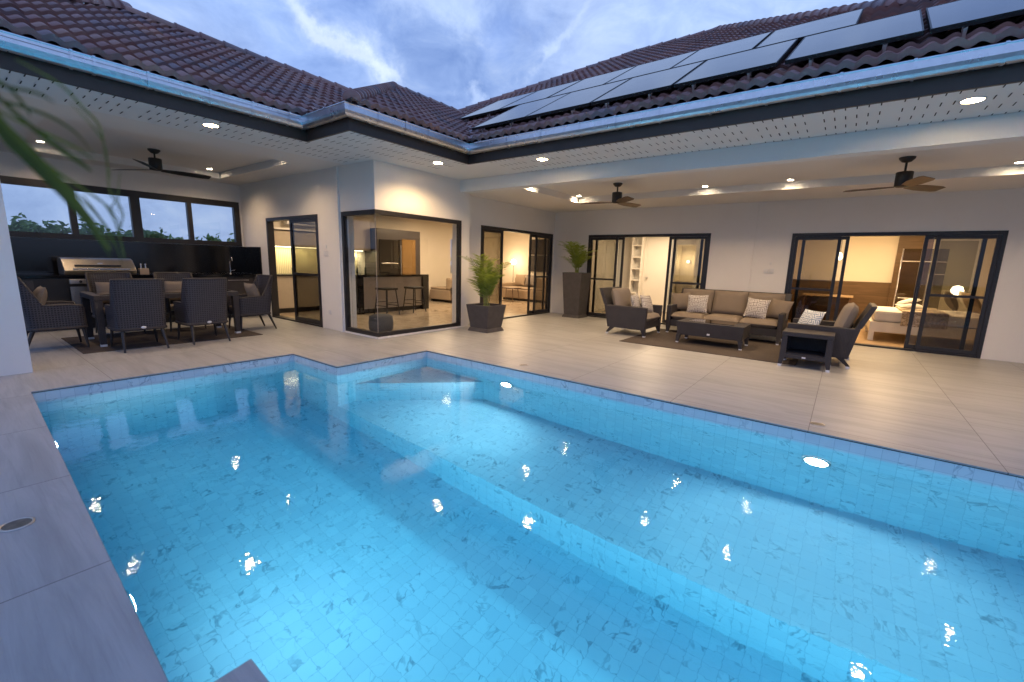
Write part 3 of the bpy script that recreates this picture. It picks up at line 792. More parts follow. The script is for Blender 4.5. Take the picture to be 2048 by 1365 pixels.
# room three: shelf tower, white door, lit niche
sh = MB()
sh.box(-5.36, -5.32, 13.1, 13.38, 0, 2.35); sh.box(-5.06, -5.02, 13.1, 13.38, 0, 2.35)
for z in (.1, .5, .9, 1.25, 1.6, 1.95, 2.31): sh.box(-5.32, -5.06, 13.1, 13.38, z, z+.03)
sh.box(-5.32, -5.06, 13.36, 13.38, 0, 2.3)
tag(sh.build('shelf_tower', M['room_white'], bevel=.003), 'tall narrow white open shelf tower beside the white door', 'shelf')
dr_ = MB().box(-4.98, -4.26, 13.34, 13.385, .01, 2.12).build('interior_door', M['room_white'], villa, bevel=.004)
MB().box(-5.02, -4.98, 13.33, 13.398, 0, 2.16).box(-4.26, -4.22, 13.33, 13.398, 0, 2.16).box(-4.98, -4.26, 13.33, 13.398, 2.12, 2.16).build('frame', M['room_white'], dr_)
MB().cyl((-4.90, 13.34, 1.0), (-4.90, 13.27, 1.0), .02, .03, 12).build('handle', M['silver'], dr_)
nb = MB(); nb.box(-4.12, -3.53, 13.9, 13.94, 0, 2.05); nb.box(-4.14, -4.10, 13.5, 13.9, 0, 2.0); nb.box(-3.55, -3.51, 13.5, 13.9, 0, 2.0); nb.box(-4.1, -3.55, 13.5, 13.9, 2.0, 2.03)
nb.build('wall', M['room'], villa)
tag(MB().box(-4.08, -3.6, 13.62, 13.88, 0, .9).box(-4.1, -3.58, 13.6, 13.89, .9, .94).build('vanity_cabinet', M['cabinet'], bevel=.004), 'small vanity cabinet in the lit niche behind the white door room', 'cabinet')
t = thing('wall_lamp', 'lit wall lamp glowing in the niche above the vanity cabinet', 'wall lamp', (-3.85, 13.80, 1.52))
MB().cyl((0, .09, 0), (0, 0, 0), .02, .015, 10).build('arm', M['steel'], t)
MB().lathe([(0, -.05), (.035, -.04), (.05, 0), (.035, .04), (0, .05)]).build('bulb', M['lamp_globe'], t)
lamp('niche_glow', 'POINT', (0, -.12, 0), 8, (1, .74, .38), t, .05)
# white cupboard run on the left of room three
tag(MB().box(-6.3, -5.75, 11.2, 13.0, 0, 2.3).box(-5.748, -5.74, 11.22, 12.08, .05, 2.25).box(-5.748, -5.74, 12.12, 12.98, .05, 2.25).build('wardrobe', M['room_white'], bevel=.005), 'white built-in wardrobe along the side wall behind the second sliding door', 'wardrobe')

# kitchen units against the outer wall
k = thing('kitchen_counter', 'pale kitchen base and wall cabinets with lit splashback and dark worktop', 'kitchen cabinet', (-11.08, 6.3, 0))
MB().box(0, .55, 0, 1.23, .1, .88).box(0, .5, 0, 1.23, 0, .1).build('base_cabinet', M['cabinet'], k)
MB().box(0, .60, 0, 1.23, .881, .92).build('worktop', M['black_gloss'], k)
MB().box(0, .33, 0, 1.23, 1.55, 2.40).build('wall_cabinet', M['cabinet'], k, bevel=.003)
MB().box(0, .02, 0, 1.0, .921, 1.548).build('splashback', M['ribbed'], k)
MB().box(.12, .16, .05, 1.1, 1.535, 1.549).build('strip_light', M['strip'], k)
lamp('strip_glow', 'AREA', (.15, .6, 1.53), 10, (1, .82, .45), k, .05, sy=.9)
k = thing('oven_tower', 'black tall kitchen units with built-in oven and dark fridge', 'kitchen unit', (-11.08, 7.56, 0))
MB().box(0, .58, 0, 1.56, .08, 2.18).build('carcass', M['cabinet_dark'], k, bevel=.004)
MB().box(.581, .595, .07, .72, .75, 1.88).box(.581, .60, .74, .80, .2, 1.9).build('oven', M['black_gloss'], k)
MB().cyl((.63, .12, 1.22), (.63, .68, 1.22), .012).box(.595, .63, .13, .15, 1.21, 1.23).box(.595, .63, .65, .67, 1.21, 1.23).build('oven_handle', M['steel'], k)
MB().box(.581, .60, .86, 1.36, .12, 1.92).build('fridge_door', mat_wood('bronze_glass', (.16, .09, .03), (.22, .13, .05), .08), k)
MB().cyl((.63, .79, .55), (.63, .79, 1.75), .012).build('fridge_handle', M['steel'], k)
# island
k = thing('kitchen_island', 'kitchen island with grey front, black ends and black worktop', 'kitchen island', (-9.25, 6.05, 0))
MB().box(-.75, 0, .18, 2.02, .12, .90).build('body', plain('island_grey', (.36, .33, .30), .4, var=.05), k)
MB().box(-.72, -.06, .18, 2.02, .008, .12).build('plinth', M['black'], k)
MB().box(-.8, .05, .0, .17, .008, .955).box(-.8, .05, 2.03, 2.24, .008, .955).build('end_panel', M['black_gloss'], k)
MB().box(-.8, .05, .17, 2.03, .902, .955).build('worktop', M['black_gloss'], k)
for j, (yy, r, h_) in enumerate(((6.34, .028, .26), (6.42, .022, .2), (6.50, .03, .3), (6.66, .026, .24))):
    tag(MB().lathe([(0, 0), (r, 0), (r, h_*.6), (r*.35, h_*.75), (r*.35, h_), (0, h_)], n=12).build('bottle', M['bottle'] if j % 2 else M['glass'], loc=(-9.75, yy, .956)),
        ['short clear bottle on the island, leftmost behind the corner glass', 'thin dark bottle between the clear bottles on the island', 'tall clear bottle on the island in front of the lit splashback', 'dark wine bottle on the island, nearest the oven tower'][j], 'bottle', 'bottles on the kitchen island')
def stool(loc, rz, label):
    t = thing('bar_stool', label, 'bar stool', loc, rz, 'bar stools at the kitchen island')
    MB().box(-.19, .19, -.19, .19, .60, .65).build('seat', M['black'], t, bevel=.01)
    for sx in (-1, 1):
        for sy in (-1, 1): MB().cyl((sx*.15, sy*.15, .60), (sx*.21, sy*.21, 0), .013, .013, 8).build('leg', M['black'], t)
    MB().cyl((-.19, -.19, .22), (.19, -.19, .22), .009).cyl((-.19, .19, .22), (.19, .19, .22), .009).cyl((-.18, -.18, .3), (-.18, .18, .3), .009).cyl((.18, -.18, .3), (.18, .18, .3), .009).build('footrest', M['black'], t)
stool((-8.85, 6.62, F), .1, 'black backless bar stool at the island, nearer the glass corner')
stool((-8.9, 7.52, F), 0, 'black backless bar stool at the island, nearer its black end panel')
tag(MB().lathe([(0, .0), (.17, .0), (.215, .05), (.225, .17), (.21, .29), (.16, .32), (0, .325)], n=32).build('pouf', mat_fineweave('charcoal_felt', (.05, .05, .052), (.085, .085, .09), 90, .95), loc=(-6.78, 4.93, F)), 'round charcoal pouf just inside the glass corner window', 'pouf')

# living room
def indoor_sofa(loc, rz, w, label, throw=False):
    t = thing('indoor_sofa', label, 'sofa', loc, rz)
    MB().box(0, w, 0, .95, .08, .40).build('base', M['sofa_in'], t, bevel=.03)
    MB().box(0, w, .75, .98, .41, .80).build('backrest', M['sofa_in'], t, bevel=.05)
    MB().box(-.2, -.002, 0, .98, .08, .60).build('armrest', M['sofa_in'], t, bevel=.04)
    MB().box(.02, w-.02, .05, .1, .0, .08).build('foot', M['black'], t)
    k_ = int(w/.75)
    for i in range(k_): MB().box(i*w/k_+.01, (i+1)*w/k_-.01, .02, .74, .402, .47).build('seat_cushion', M['sofa_in'], t, bevel=.03)
    return t
indoor_sofa((-9.95, 12.5, F), 0, 2.6, 'low beige sofa in front of the black doorway panel in the living room')
indoor_sofa((-10.95, 11.3, F), R_(-90), 1.4, 'beige sofa end with a dark throw, seen through the corner window')
tag(MB().add([(-10.0, 9.92, .50), (-9.6, 9.92, .52), (-9.58, 10.5, .52), (-10.0, 10.5, .50), (-9.96, 9.89, .36), (-9.74, 9.88, .12), (-9.6, 9.89, .36)], [(0, 1, 2, 3), (0, 4, 5, 6, 1)]).build('throw_blanket', M['throw']), 'dark throw blanket hanging over the sofa end', 'throw')
for j, (x, c) in enumerate(((-9.62, 'sofa_in'), (-9.15, 'greycush'), (-8.35, 'sofa_in'))):
    tag(MB().pillow(.46, .42, .16, Matrix.Translation((x, 13.15, .72)) @ Matrix.Rotation(R_(72), 4, 'X')).build('cushion', M[c]), ['beige cushion at the left end of the living room sofa', 'taupe cushion in the middle of the living room sofa', 'beige cushion at the right end of the living room sofa'][j], 'cushion', 'cushions on the living room sofa')
t = thing('side_table', 'small wooden side table with thin legs before the living room sofa', 'table', (-9.3, 12.1, F))
MB().box(-.35, .35, -.22, .22, .45, .48).build('table_top', M['wood'], t)
for sx in (-1, 1):
    for sy in (-1, 1): MB().cyl((sx*.25, sy*.15, .45), (sx*.31, sy*.2, 0), .014, .009, 8).build('leg', M['wood'], t)
t = thing('globe_lamp', 'lit round globe lamp on a thin stand behind the living room sofa', 'lamp', (-10.15, 13.42, F))
MB().cyl((0, 0, 0), (0, 0, 1.28), .01).lathe([(0, 0), (.1, 0), (.1, .02), (0, .02)]).build('stand', M['black'], t)
MB().lathe([(0, -.10), (.07, -.075), (.1, 0), (.07, .075), (0, .10)], c=(0, 0, 1.36)).build('globe', M['lamp_globe'], t)
lamp('globe_glow', 'POINT', (0, -.2, 1.36), 14, (1, .72, .4), t, .1)
MBa = MB().box(-9.55, -8.3, 13.55, 13.59, 1.05, 1.62).box(-9.55, -8.3, 13.55, 13.59, 1.66, 2.2)  # two dark panels in place of the black doorway
tag(MBa.build('doorway_panel', M['art']), 'black two-part panel standing in for the dark doorway behind the living room sofa', 'dark panel')

# laundry kitchen behind the side door
k = thing('scullery_cabinet', 'pale cabinets with lit ribbed splashback inside the narrow side door', 'kitchen cabinet', (-11.08, 4.64, 0))
MB().box(0, .55, 0, 1.55, .12, .88).build('base_cabinet', M['cabinet'], k, bevel=.004)
MB().box(0, .50, 0, 1.55, .007, .12).build('plinth', M['black'], k)
MB().box(0, .58, 0, 1.55, .881, .915).build('worktop', M['black'], k)
MB().box(0, .35, 0, 1.55, 1.57, 1.92).build('wall_cabinet', M['cabinet'], k, bevel=.004)
MB().box(0, .34, 0, 1.55, 1.96, 2.0).build('shelf', M['room_white'], k)
MB().box(0, .015, 0, 1.55, .916, 1.568).build('splashback', M['ribbed'], k)
MB().box(.14, .19, .1, 1.45, 1.556, 1.569).build('strip_light', M['strip'], k)
lamp('strip_glow', 'AREA', (.17, .75, 1.55), 9, (1, .82, .42), k, .05, sy=1.3)
t = thing('air_conditioner', 'white wall air conditioner high up inside the side door room', 'air conditioner', (-11.08, 5.3, 2.1))
MB().box(0, .2, 0, .75, 0, .26).build('body', M['plastic_white'], t, bevel=.02)
MB().box(.201, .204, .05, .7, .04, .07).build('vane', M['trim'], t)

# bedroom
bed = thing('bed', 'low white bed with pale linen seen through the right sliding door', 'bed', (.50, 11.35, F))
MB().box(0, 1.99, 0, .06, .18, .38).box(0, 1.99, 1.64, 1.7, .18, .38).box(0, .07, .06, 1.64, .18, .38).box(0, .09, 0, .09, 0, .18).box(0, .09, 1.6, 1.7, 0, .18).box(1.9, 1.99, 0, .09, 0, .18).build('bed_frame', M['room_white'], bed, bevel=.006)
MB().box(.05, 1.98, .04, 1.66, .381, .60).build('mattress', M['linen'], bed, bevel=.05)
MB().box(2.0, 2.06, -.05, 1.75, 0, .95).build('headboard', M['wood'], bed, bevel=.01)
tag(MB().box(.96, 1.62, 11.37, 13.06, .607, .635).box(.96, 1.62, 11.34, 11.368, .34, .635).build('bed_runner', M['floral'], bevel=.012), 'patterned leaf print bed runner across the bed', 'blanket')
for j, (x, y, w_, rz, c) in enumerate(((1.96, 11.85, .60, .1, 'sofa_in'), (1.74, 12.35, .5, -.1, 'greycush'), (2.02, 12.7, .58, 0, 'linen'))):
    tag(MB().pillow(w_, .44, .17, Matrix.Translation((x, y, .84)) @ Matrix.Rotation(R_(90)+rz, 4, 'Z') @ Matrix.Rotation(R_(62), 4, 'X')).build('bed_pillow', M[c]), ['large beige pillow nearest the glass at the head of the bed', 'dark taupe pillow in the middle of the bed head', 'white pillow at the far side of the bed head'][j], 'pillow', 'pillows on the bed')
tag(MB().pillow(.42, .28, .12, Matrix.Translation((1.10, 11.9, .71)) @ Matrix.Rotation(.3, 4, 'Z') @ Matrix.Rotation(.12, 4, 'X')).build('folded_towel', M['linen']), 'lower folded white towel lying on the bed runner', 'towel', 'towels on the bed')
tag(MB().pillow(.34, .2, .10, Matrix.Translation((1.08, 11.95, .80)) @ Matrix.Rotation(.5, 4, 'Z') @ Matrix.Rotation(-.25, 4, 'Y')).build('folded_towel', M['linen']), 'upper tilted white towel on top of the other towel', 'towel', 'towels on the bed')
t = thing('bedside_lamp', 'lit globe bedside lamp seen through the right sliding door pane', 'lamp', (1.95, 13.4, F))
MB().box(-.22, .22, -.2, .2, 0, .5).build('nightstand', M['wood'], t, bevel=.01); MB().cyl((0, 0, .5), (0, 0, .95), .012).build('stand', M['black'], t)
MB().lathe([(0, -.11), (.08, -.08), (.11, 0), (.08, .08), (0, .11)], c=(0, 0, 1.02)).build('globe', M['lamp_globe'], t)
lamp('globe_glow', 'POINT', (-.2, -.1, 1.05), 18, (1, .68, .32), t, .1)
t = thing('pendant_lamp', 'lit bare bulb pendant glowing behind the left door of the bedroom', 'pendant lamp', (-.19, 13.3, 2.448))
MB().cyl((0, 0, 0), (0, 0, -.62), .006).build('cord', M['black'], t)
MB().lathe([(0, -.82), (.04, -.8), (.055, -.74), (.03, -.66), (0, -.64)]).build('bulb', M['lamp_globe'], t)
lamp('bulb_glow', 'POINT', (0, 0, -.95), 14, (1, .66, .3), t, .06)
sg = thing('shower_screen', 'clear glass shower enclosure with bright metal rails behind the bed', 'shower screen', (.95, 13.35, F))
MB().box(0, .75, 0, .008, .05, 1.9).build('pane', M['screen'], sg)
MB().cyl((-.02, 0, 1.62), (.75, 0, 1.62), .012).cyl((0, 0, 0), (0, 0, 1.9), .012).cyl((.5, 0, 0), (.5, 0, 1.35), .010).cyl((.5, 0, 1.35), (.75, 0, 1.35), .010).build('rail', M['silver'], sg)
MB().cyl((.05, -.04, .80), (.42, -.04, .80), .012).build('handle', M['silver'], sg)
t = thing('bedroom_desk', 'small wooden desk against the dark panelling in the bedroom', 'desk', (-.35, 13.95, F))
MB().box(-.5, .55, -.25, .25, .72, .76).build('table_top', M['wood_light'], t); MB().box(-.48, -.44, -.23, .23, 0, .72).box(.48, .52, -.23, .23, 0, .72).build('leg', M['wood'], t)
t = thing('roller_blind', 'pale olive roller blind in a white frame on the bedroom back wall', 'blind', (1.64, 14.29, 1.0))
MB().box(0, .62, -.03, -.02, .0, 1.12).build('blind', plain('blind_fabric', (.36, .34, .24), .8, var=.05), t)
MB().box(-.06, 0, -.05, 0, -.05, 1.2).box(.62, .68, -.05, 0, -.05, 1.2).box(0, .62, -.05, 0, 1.13, 1.2).build('frame', M['room_white'], t)
# room lamps: unseen ceiling lights added to light the rooms
for x, y, z, p, c, s_ in ((-9.2, 9.0, 2.58, 88, (1, .69, .41), 1.2), (-8.8, 12.0, 2.58, 60, (1, .68, .40), 1.0), (-9.6, 5.7, 2.58, 32, (1, .74, .48), .5), (-4.2, 12.0, 2.43, 62, (1, .74, .46), .8), (.8, 12.3, 2.43, 88, (1, .66, .33), 1.2)):
    t = thing('added_room_light', {-9.2: 'unseen ceiling light added above the kitchen island', -8.8: 'unseen ceiling light added in the living room', -9.6: 'unseen ceiling light added in the scullery', -4.2: 'unseen ceiling light added in the white room', .8: 'unseen ceiling light added in the bedroom'}[x], 'ceiling light', (x, y, z+.02))
    MB().lathe([(0, -.03), (.12, -.03), (.14, 0), (0, 0)], n=20).build('diffuser', M['lamp_globe'], t)
    lamp('room_glow', 'AREA', (0, 0, -.06), p, c, t, s_)

# ------------------------------------------------------------------ downlights
def downlight(x, y, z, r, mat, power, label, group, col, spot=130):
    t = thing('downlight', label, 'downlight', (x, y, z), 0, group)
    MB().lathe([(r*1.25, 0), (r*1.25, -.006), (r, -.006), (r, -.001)], n=24).build('trim', M['plastic_white'], t)
    MB().disc((0, 0, -.0045), r, 24, down=True).build('diffuser', mat, t)
    lamp('downlight_glow', 'SPOT', (0, 0, -.03), power, col, t, r*.8, R_(spot), blend=1.0 if spot < 145 else .5)
WARM = (1.0, .64, .30)
for x, y, l in ((-6.4, 2.27, 'large round soffit light above the dining set'), (-5.46, 5.13, 'large round soffit light in front of the glass corner'), (-3.87, 5.76, 'large round soffit light right of the inner eave corner'), (.69, 5.80, 'large round soffit light at the right edge of the picture')):
    downlight(x, y, H, .075, M['lamp_warm'], 80, l, 'large warm lights in the slotted soffit', WARM, 150)
for j, (x, y) in enumerate([(a, b) for b in (8.74, 7.07) for a in (-4.87, -2.27, -.94, 1.6)]):
    nm = ['left of the first fan', 'right of the first fan', 'left of the second fan', 'right of the second fan'][j % 4]
    downlight(x, y, 2.82, .042, M['lamp_small'], 80, 'small downlight in the terrace ceiling tray, %s row, %s' % ('wall-side' if j < 4 else 'pool-side', nm), 'small downlights in the sitting terrace ceiling', (1, .68, .38), 142)
for x, y, l in ((-10.35, 3.58, 'window-side by the lit tray corner'), (-7.9, 3.58, 'pool-side next to the side door wall'), (-10.35, 1.27, 'window-side behind the palm leaf'), (-7.9, 1.27, 'pool-side near the white column')):
    downlight(x, y, 3.01, .042, M['lamp_small'], 55, 'small downlight in the dining ceiling tray, '+l, 'small downlights in the dining terrace ceiling', (1, .68, .38), 142)

# pool lamps
def pool_lamp(x, y, s_, label, p=30):
    t = thing('pool_lamp', label, 'pool light', (x, y, -.48), 0, 'round lamps on the pool wall')
    mb = MB()
    ring_ = [(.10, 0), (.105, .018), (.095, .03), (.082, .03)]
    mb.lathe(ring_, n=28); o = mb.build('bezel', M['steel'], t); o.rotation_euler = (R_(90*s_), 0, 0)
    o = MB().lathe([(.082, .028), (.06, .036), (.0, .040)], n=28).build('lens', M['lamp_pool'], t); o.rotation_euler = (R_(90*s_), 0, 0)
    lamp('pool_glow', 'AREA', (0, -s_*.075, 0), p, (.86, .97, 1.0), t, .15, None, (R_(90) if s_ < 0 else R_(-90), 0, 0))
for x, l in ((-3.355, 'round pool lamp on the far wall, nearer the corner step'), (0.0, 'round pool lamp on the far wall, below the round deck drain'), (3.3, 'round pool lamp on the far wall beyond the right picture edge')): pool_lamp(x, 4.378, 1, l)
for x, l in ((-2.52, 'round pool lamp under the left deck edge'), (-5.0, 'round pool lamp on the near wall by the column end')): pool_lamp(x, .345 if x > -4 else .40, -1, l, 44 if x > -4 else 10)
pool_lamp(.2, .495, -1, 'unseen fill lamp added on the near pool wall under the camera deck', 40)  # added fill lamp, evens the light on the floor and far wall
pool_lamp(3.0, .495, -1, 'unseen fill lamp added on the near pool wall right of the camera deck', 40)  # second added fill lamp, brightens the far wall base and shelf

# deck drains
for j, (x, y, r) in enumerate(((-3.28, 4.63, .055), (-.034, 4.63, .055), (-3.11, .094, .062))):
    t = thing('deck_drain', ['small round deck cover by the far pool edge near the corner', 'small round bronze deck cover beside the paving joint', 'round steel skimmer cover in the near left paving'][j], 'drain cover', (x, y, .001), 0, 'round covers in the pool paving')
    MB().lathe([(r, 0), (r, .004), (r*.86, .005), (r*.84, .002)], n=28).build('rim', M['steel'], t)
    MB().disc((0, 0, .0025), r*.85, 28).build('lid', M['drain'], t)

# ------------------------------------------------------------------ ceiling fans
def fan(loc, label, blade, a0, R, drop):
    t = thing('ceiling_fan', label, 'ceiling fan', loc, 0, 'three blade ceiling fans')
    MB().lathe([(.085, 0), (.082, -.02), (.05, -.055), (.02, -.065), (0, -.065)]).build('canopy', M['black'], t)
    MB().cyl((0, 0, -.06), (0, 0, -drop+.20), .013).build('rod', M['black'], t)
    MB().lathe([(0, -drop+.20), (.085, -drop+.20), (.09, -drop+.195), (.088, -drop+.03), (.07, -drop+.015), (0, -drop+.012)], n=28).build('motor', M['black'], t)
    for k_ in range(3):
        mb = MB(); n_ = 8; vs = []
        for i in range(n_+1):
            x = .075+(R-.075)*i/n_; w = (.045+.034*min(1, i/3)) if i < n_ else .06; tw = R_(-15)
            for sgn in (-1, 1):
                for zz in (0, .006): vs.append((x, sgn*w*math.cos(tw), -drop+.02+sgn*w*math.sin(tw)+zz+.0*x))
        fs = []
        for i in range(n_):
            a = i*4; b = a+4
            fs += [(a, b, b+2, a+2), (a+1, a+3, b+3, b+1), (a, a+1, b+1, b), (a+2, b+2, b+3, a+3)]
        fs += [(0, 2, 3, 1), (n_*4, n_*4+1, n_*4+3, n_*4+2)]
        mb.add(vs, fs); o = mb.build('blade', M[blade], t, recalc=True); o.rotation_euler = (0, 0, R_(a0+120*k_))
    return t
fan((-3.53, 7.75, 2.82), 'black ceiling fan with walnut blades, nearer the corner planters', 'wood', 195, .66, .36)
fan((.425, 7.75, 2.82), 'black ceiling fan with walnut blades, above the right armchair', 'wood', 168, .62, .38)
fan((-9.35, 2.45, 3.01), 'all black ceiling fan above the dining table', 'black', 210, .78, .34)

# ------------------------------------------------------------------ outdoor kitchen
k = thing('outdoor_counter', 'black outdoor kitchen counter with tall glossy splashback under the strip window', 'kitchen counter', (-11.24, -.4, 0))
L = 4.84
MB().box(0, .84, 0, 4.83, .10, .88).build('cabinet', M['black'], k, bevel=.004)
MB().box(0, .78, 0, 4.83, .003, .10).build('plinth', M['black'], k)
MB().box(0, .87, 0, 4.84, .881, .925).build('worktop', M['black_gloss'], k)
MB().box(0, .02, 0, 4.84, .926, 1.53).build('splashback', M['black_gloss'], k)
MB().box(.0, .86, 4.825, 4.845, .926, 1.525).build('splashback', M['black_gloss'], k)
for y in (0.1, .75, 2.75, 3.4, 4.05):
    d = MB().box(.841, .855, y, y+.6, .14, .84).build('door', M['cabinet_dark'], k); MB().box(.8551, .868, y+.1, y+.5, .80, .812).build('handle', M['steel'], d)
g = thing('barbecue_grill', 'stainless steel gas barbecue built into the black counter', 'barbecue', (-10.98, 1.32, 0))
W_ = .94
mb = MB(); prof = [(.05, .93), (.58, .93), (.62, 1.0), (.58, 1.05), (.40, 1.19), (.30, 1.215), (.1, 1.215), (.05, 1.15)]
vs = [(x, y, z) for y in (0, W_) for x, z in prof]; m = len(prof)
mb.add(vs, [(i, (i+1) % m, m+(i+1) % m, m+i) for i in range(m)]+[tuple(range(m-1, -1, -1)), tuple(range(m, 2*m))])
mb.build('hood', M['steel'], g, bevel=.008, recalc=True)
MB().cyl((.66, .10, 1.03), (.66, .84, 1.03), .013).box(.60, .66, .12, .14, 1.02, 1.04).box(.60, .66, .80, .82, 1.02, 1.04).build('handle', M['silver'], g)
MB().box(.50, .565, .14, .74, 1.075, 1.10).build('thermometer_bar', M['cabinet_dark'], g)
MB().box(.535, .552, .43, .50, 1.112, 1.135).build('badge', M['badge'], g)
MB().box(.2, .66, .02, .92, .926, .929).build('firebox', M['black'], g)
MB().box(.74, .80, .02, .92, .79, .865).build('control_panel', M['steel'], g, bevel=.006)
for y in (.15, .35, .55, .75): MB().cyl((.80, y, .828), (.83, y, .828), .022, .018, 16).build('knob', M['black'], g)
MB().box(.742, .775, .02, .92, .30, .74).build('door', M['steel'], g)
t = thing('mixer_tap', 'tall arched chrome tap over the black counter', 'tap', (-10.85, 3.98, .926))
MB().lathe([(.03, 0), (.026, .01), (.016, .02)]).tube([(0, 0, 0), (0, 0, .26), (.02, 0, .32), (.07, 0, .36), (.12, 0, .34), (.14, 0, .28)], .011).build('spout', M['silver'], t)
MB().cyl((0, .01, .06), (0, .09, .075), .008).build('lever', M['silver'], t)
t = thing('utensil_box', 'pale box holding two small shakers on the counter beside the barbecue', 'box', (-10.72, 2.44, .926))
MB().box(-.05, .05, -.07, .07, 0, .11).build('box', M['ceramic'], t, bevel=.004)
for y in (-.035, .035): MB().cyl((0, y, .1105), (0, y, .17), .016, .013, 12).lathe([(.018, .17), (.02, .18), (.012, .2), (0, .205)], c=(0, y, 0)).build('shaker', M['silver'], t)
tag(MB().box(-.14, .14, -.09, .09, 0, .02).build('chopping_board', M['wood_light'], bevel=.006, loc=(-10.62, 2.72, .927)), 'small wooden board right of the pale utensil box', 'board')

# ------------------------------------------------------------------ dining set
tag(MB().box(-9.48, -7.86, 1.06, 3.30, .001, .009).build('rug', M['rug']), 'dark flat woven rug under the dining table', 'rug')
t = thing('dining_table', 'dark woven rectangular dining table with glass top', 'dining table', (-9.15, 1.29, .009))
TX, TY, TZ = .93, 1.82, .72
MB().box(0, TX, 0, TY, TZ-.07, TZ).build('apron', M['rattan'], t, bevel=.006)
MB().box(.08, TX-.08, .08, TY-.08, TZ+.001, TZ+.009).build('table_top', mat_glass('smoked_table_glass', (.35, .35, .36), 2.2), t)
MB().box(.075, TX-.075, .075, TY-.075, TZ+.0003, TZ+.0009).build('inlay', M['rattan'], t)
for x in (0, TX-.09):
    for y in (0, TY-.09):
        lg = MB().hexa([(x+.012, y+.012, .03), (x+.078, y+.012, .03), (x+.078, y+.078, .03), (x+.012, y+.078, .03)], [(x, y, TZ-.072), (x+.09, y, TZ-.072), (x+.09, y+.09, TZ-.072), (x, y+.09, TZ-.072)]).build('leg', M['rattan'], t)
        MB().box(x+.01, x+.08, y+.01, y+.08, 0, .03).build('foot_cap', M['badge'], lg)

def dining_chair(loc, rz, label):
    """faces +Y; origin at the middle of the seat footprint"""
    t = thing('dining_chair', label, 'dining chair', loc, rz, 'woven dining chairs round the table')
    w = .30; fr = .27; bk = -.27; z0 = .285; za = .605; zb2 = .97; path = []
    def sm(x): x = max(0, min(1, x)); return x*x*(3-2*x)
    pts = [(w-.035, fr), (w-.01, fr-.02), (w, fr-.07), (w, .12), (w, 0), (w-.002, -.10), (w-.006, -.17), (w-.015, -.215), (w-.04, -.25), (w-.09, bk), (.10, bk-.005), (0, bk-.008)]
    half = pts; path = [(x, y) for x, y in half]+[(-x, y) for x, y in half[-2::-1]]
    def top(x, y):
        zz = za-(.05 if y > .25 else (.012 if y > .19 else 0))
        return zz+(zb2-zz)*sm((-.10-y)/.12)
    def rake(y, z): return -.085*max(0, (z-z0))/.68*sm((.05-y)/.25)
    mb = MB(); rows = 7; vo = []; vi = []
    for i, (x, y) in enumerate(path):
        a = Vector(path[max(i-1, 0)]); b = Vector(path[min(i+1, len(path)-1)]); d = (b-a).normalized(); nn = Vector((d.y, -d.x))
        zt = top(x, y)
        for j in range(rows+1):
            z = z0+(zt-z0)*j/rows; k2 = rake(y, z); taper = 1-.05*(1-(z-z0)/.68)
            vo.append((x*taper, y+k2, z)); vi.append((x*taper+nn.x*.032, y+nn.y*.032+k2, z))
    q = rows+1; N = len(path)
    fs = [(i*q+j, (i+1)*q+j, (i+1)*q+j+1, i*q+j+1) for i in range(N-1) for j in range(rows)]
    # unrolled UVs come from the box map; keep faces flat shaded enough for the weave
    mb.add(vo, fs, 0, True); mb.add(vi, [f[::-1] for f in fs], 0, True)
    allv = vo+vi; o_ = len(vo)
    fs2 = [(i*q+rows, (i+1)*q+rows, o_+(i+1)*q+rows, o_+i*q+rows) for i in range(N-1)]+[(i*q, o_+i*q, o_+(i+1)*q, (i+1)*q) for i in range(N-1)]
    fs2 += [(j, j+1, o_+j+1, o_+j) for j in range(rows)]+[((N-1)*q+j, o_+(N-1)*q+j, o_+(N-1)*q+j+1, (N-1)*q+j+1) for j in range(rows)]
    mb.add(allv, fs2, 0); mb.build('shell', M['weave'], t)
    rim = [(vo[i*q+rows][0]*.5+vi[i*q+rows][0]*.5, vo[i*q+rows][1]*.5+vi[i*q+rows][1]*.5, vo[i*q+rows][2]+.004) for i in range(N)]
    rim = [(rim[0][0], rim[0][1]+.004, z0)]+rim+[(rim[-1][0], rim[-1][1]+.004, z0)]
    MB().tube(rim, .018, 8).build('rim', M['rattan'], t)
    low = [(vo[i*q][0]*.99, vo[i*q][1]*.99, z0+.012) for i in range(N)]
    MB().tube(low, .020, 6).build('lower_rail', M['rattan'], t)
    MB().box(-.25, .25, -.23, .26, z0-.005, z0+.06).build('seat_frame', M['rattan'], t, bevel=.006)
    MB().box(-.245, .245, -.22, .25, z0+.061, z0+.145).build('seat_cushion', M['greycush'], t, bevel=.02)
    for sx in (-1, 1):
        MB().cyl((sx*.235, .235, z0+.005), (sx*.262, .262, 0), .022, .012, 10).build('leg', M['frame'], t)
        MB().cyl((sx*.215, -.235, z0+.005), (sx*.24, -.345, 0), .024, .013, 10).build('leg', M['frame'], t)
    o = MB().lathe([(0, .004), (.026, .003), (.030, 0)], n=20).build('badge', M['badge'], t); o.rotation_euler = (R_(90), 0, 0); o.location = (0, bk-.026, z0+.035); o.scale = (1, .62, 1)
    return t
ch = dining_chair((-7.93, 1.665, 0.001), R_(90), 'woven dining chair with its back to the pool, nearer the column')
dup(ch, (-7.95, 2.46, .001), R_(90), 'woven dining chair with its back to the pool, nearer the side door')
dup(ch, (-9.42, 1.75, .009), R_(-90), 'woven dining chair on the barbecue side, partly behind the left near chair')
dup(ch, (-9.42, 2.62, .009), R_(-90), 'woven dining chair on the tap side, seen over the table')
dup(ch, (-8.60, .93, .001), R_(0), 'woven dining chair at the table end beside the white column')
dup(ch, (-8.62, 3.42, .001), R_(180), 'woven dining chair at the table end beside the side door')
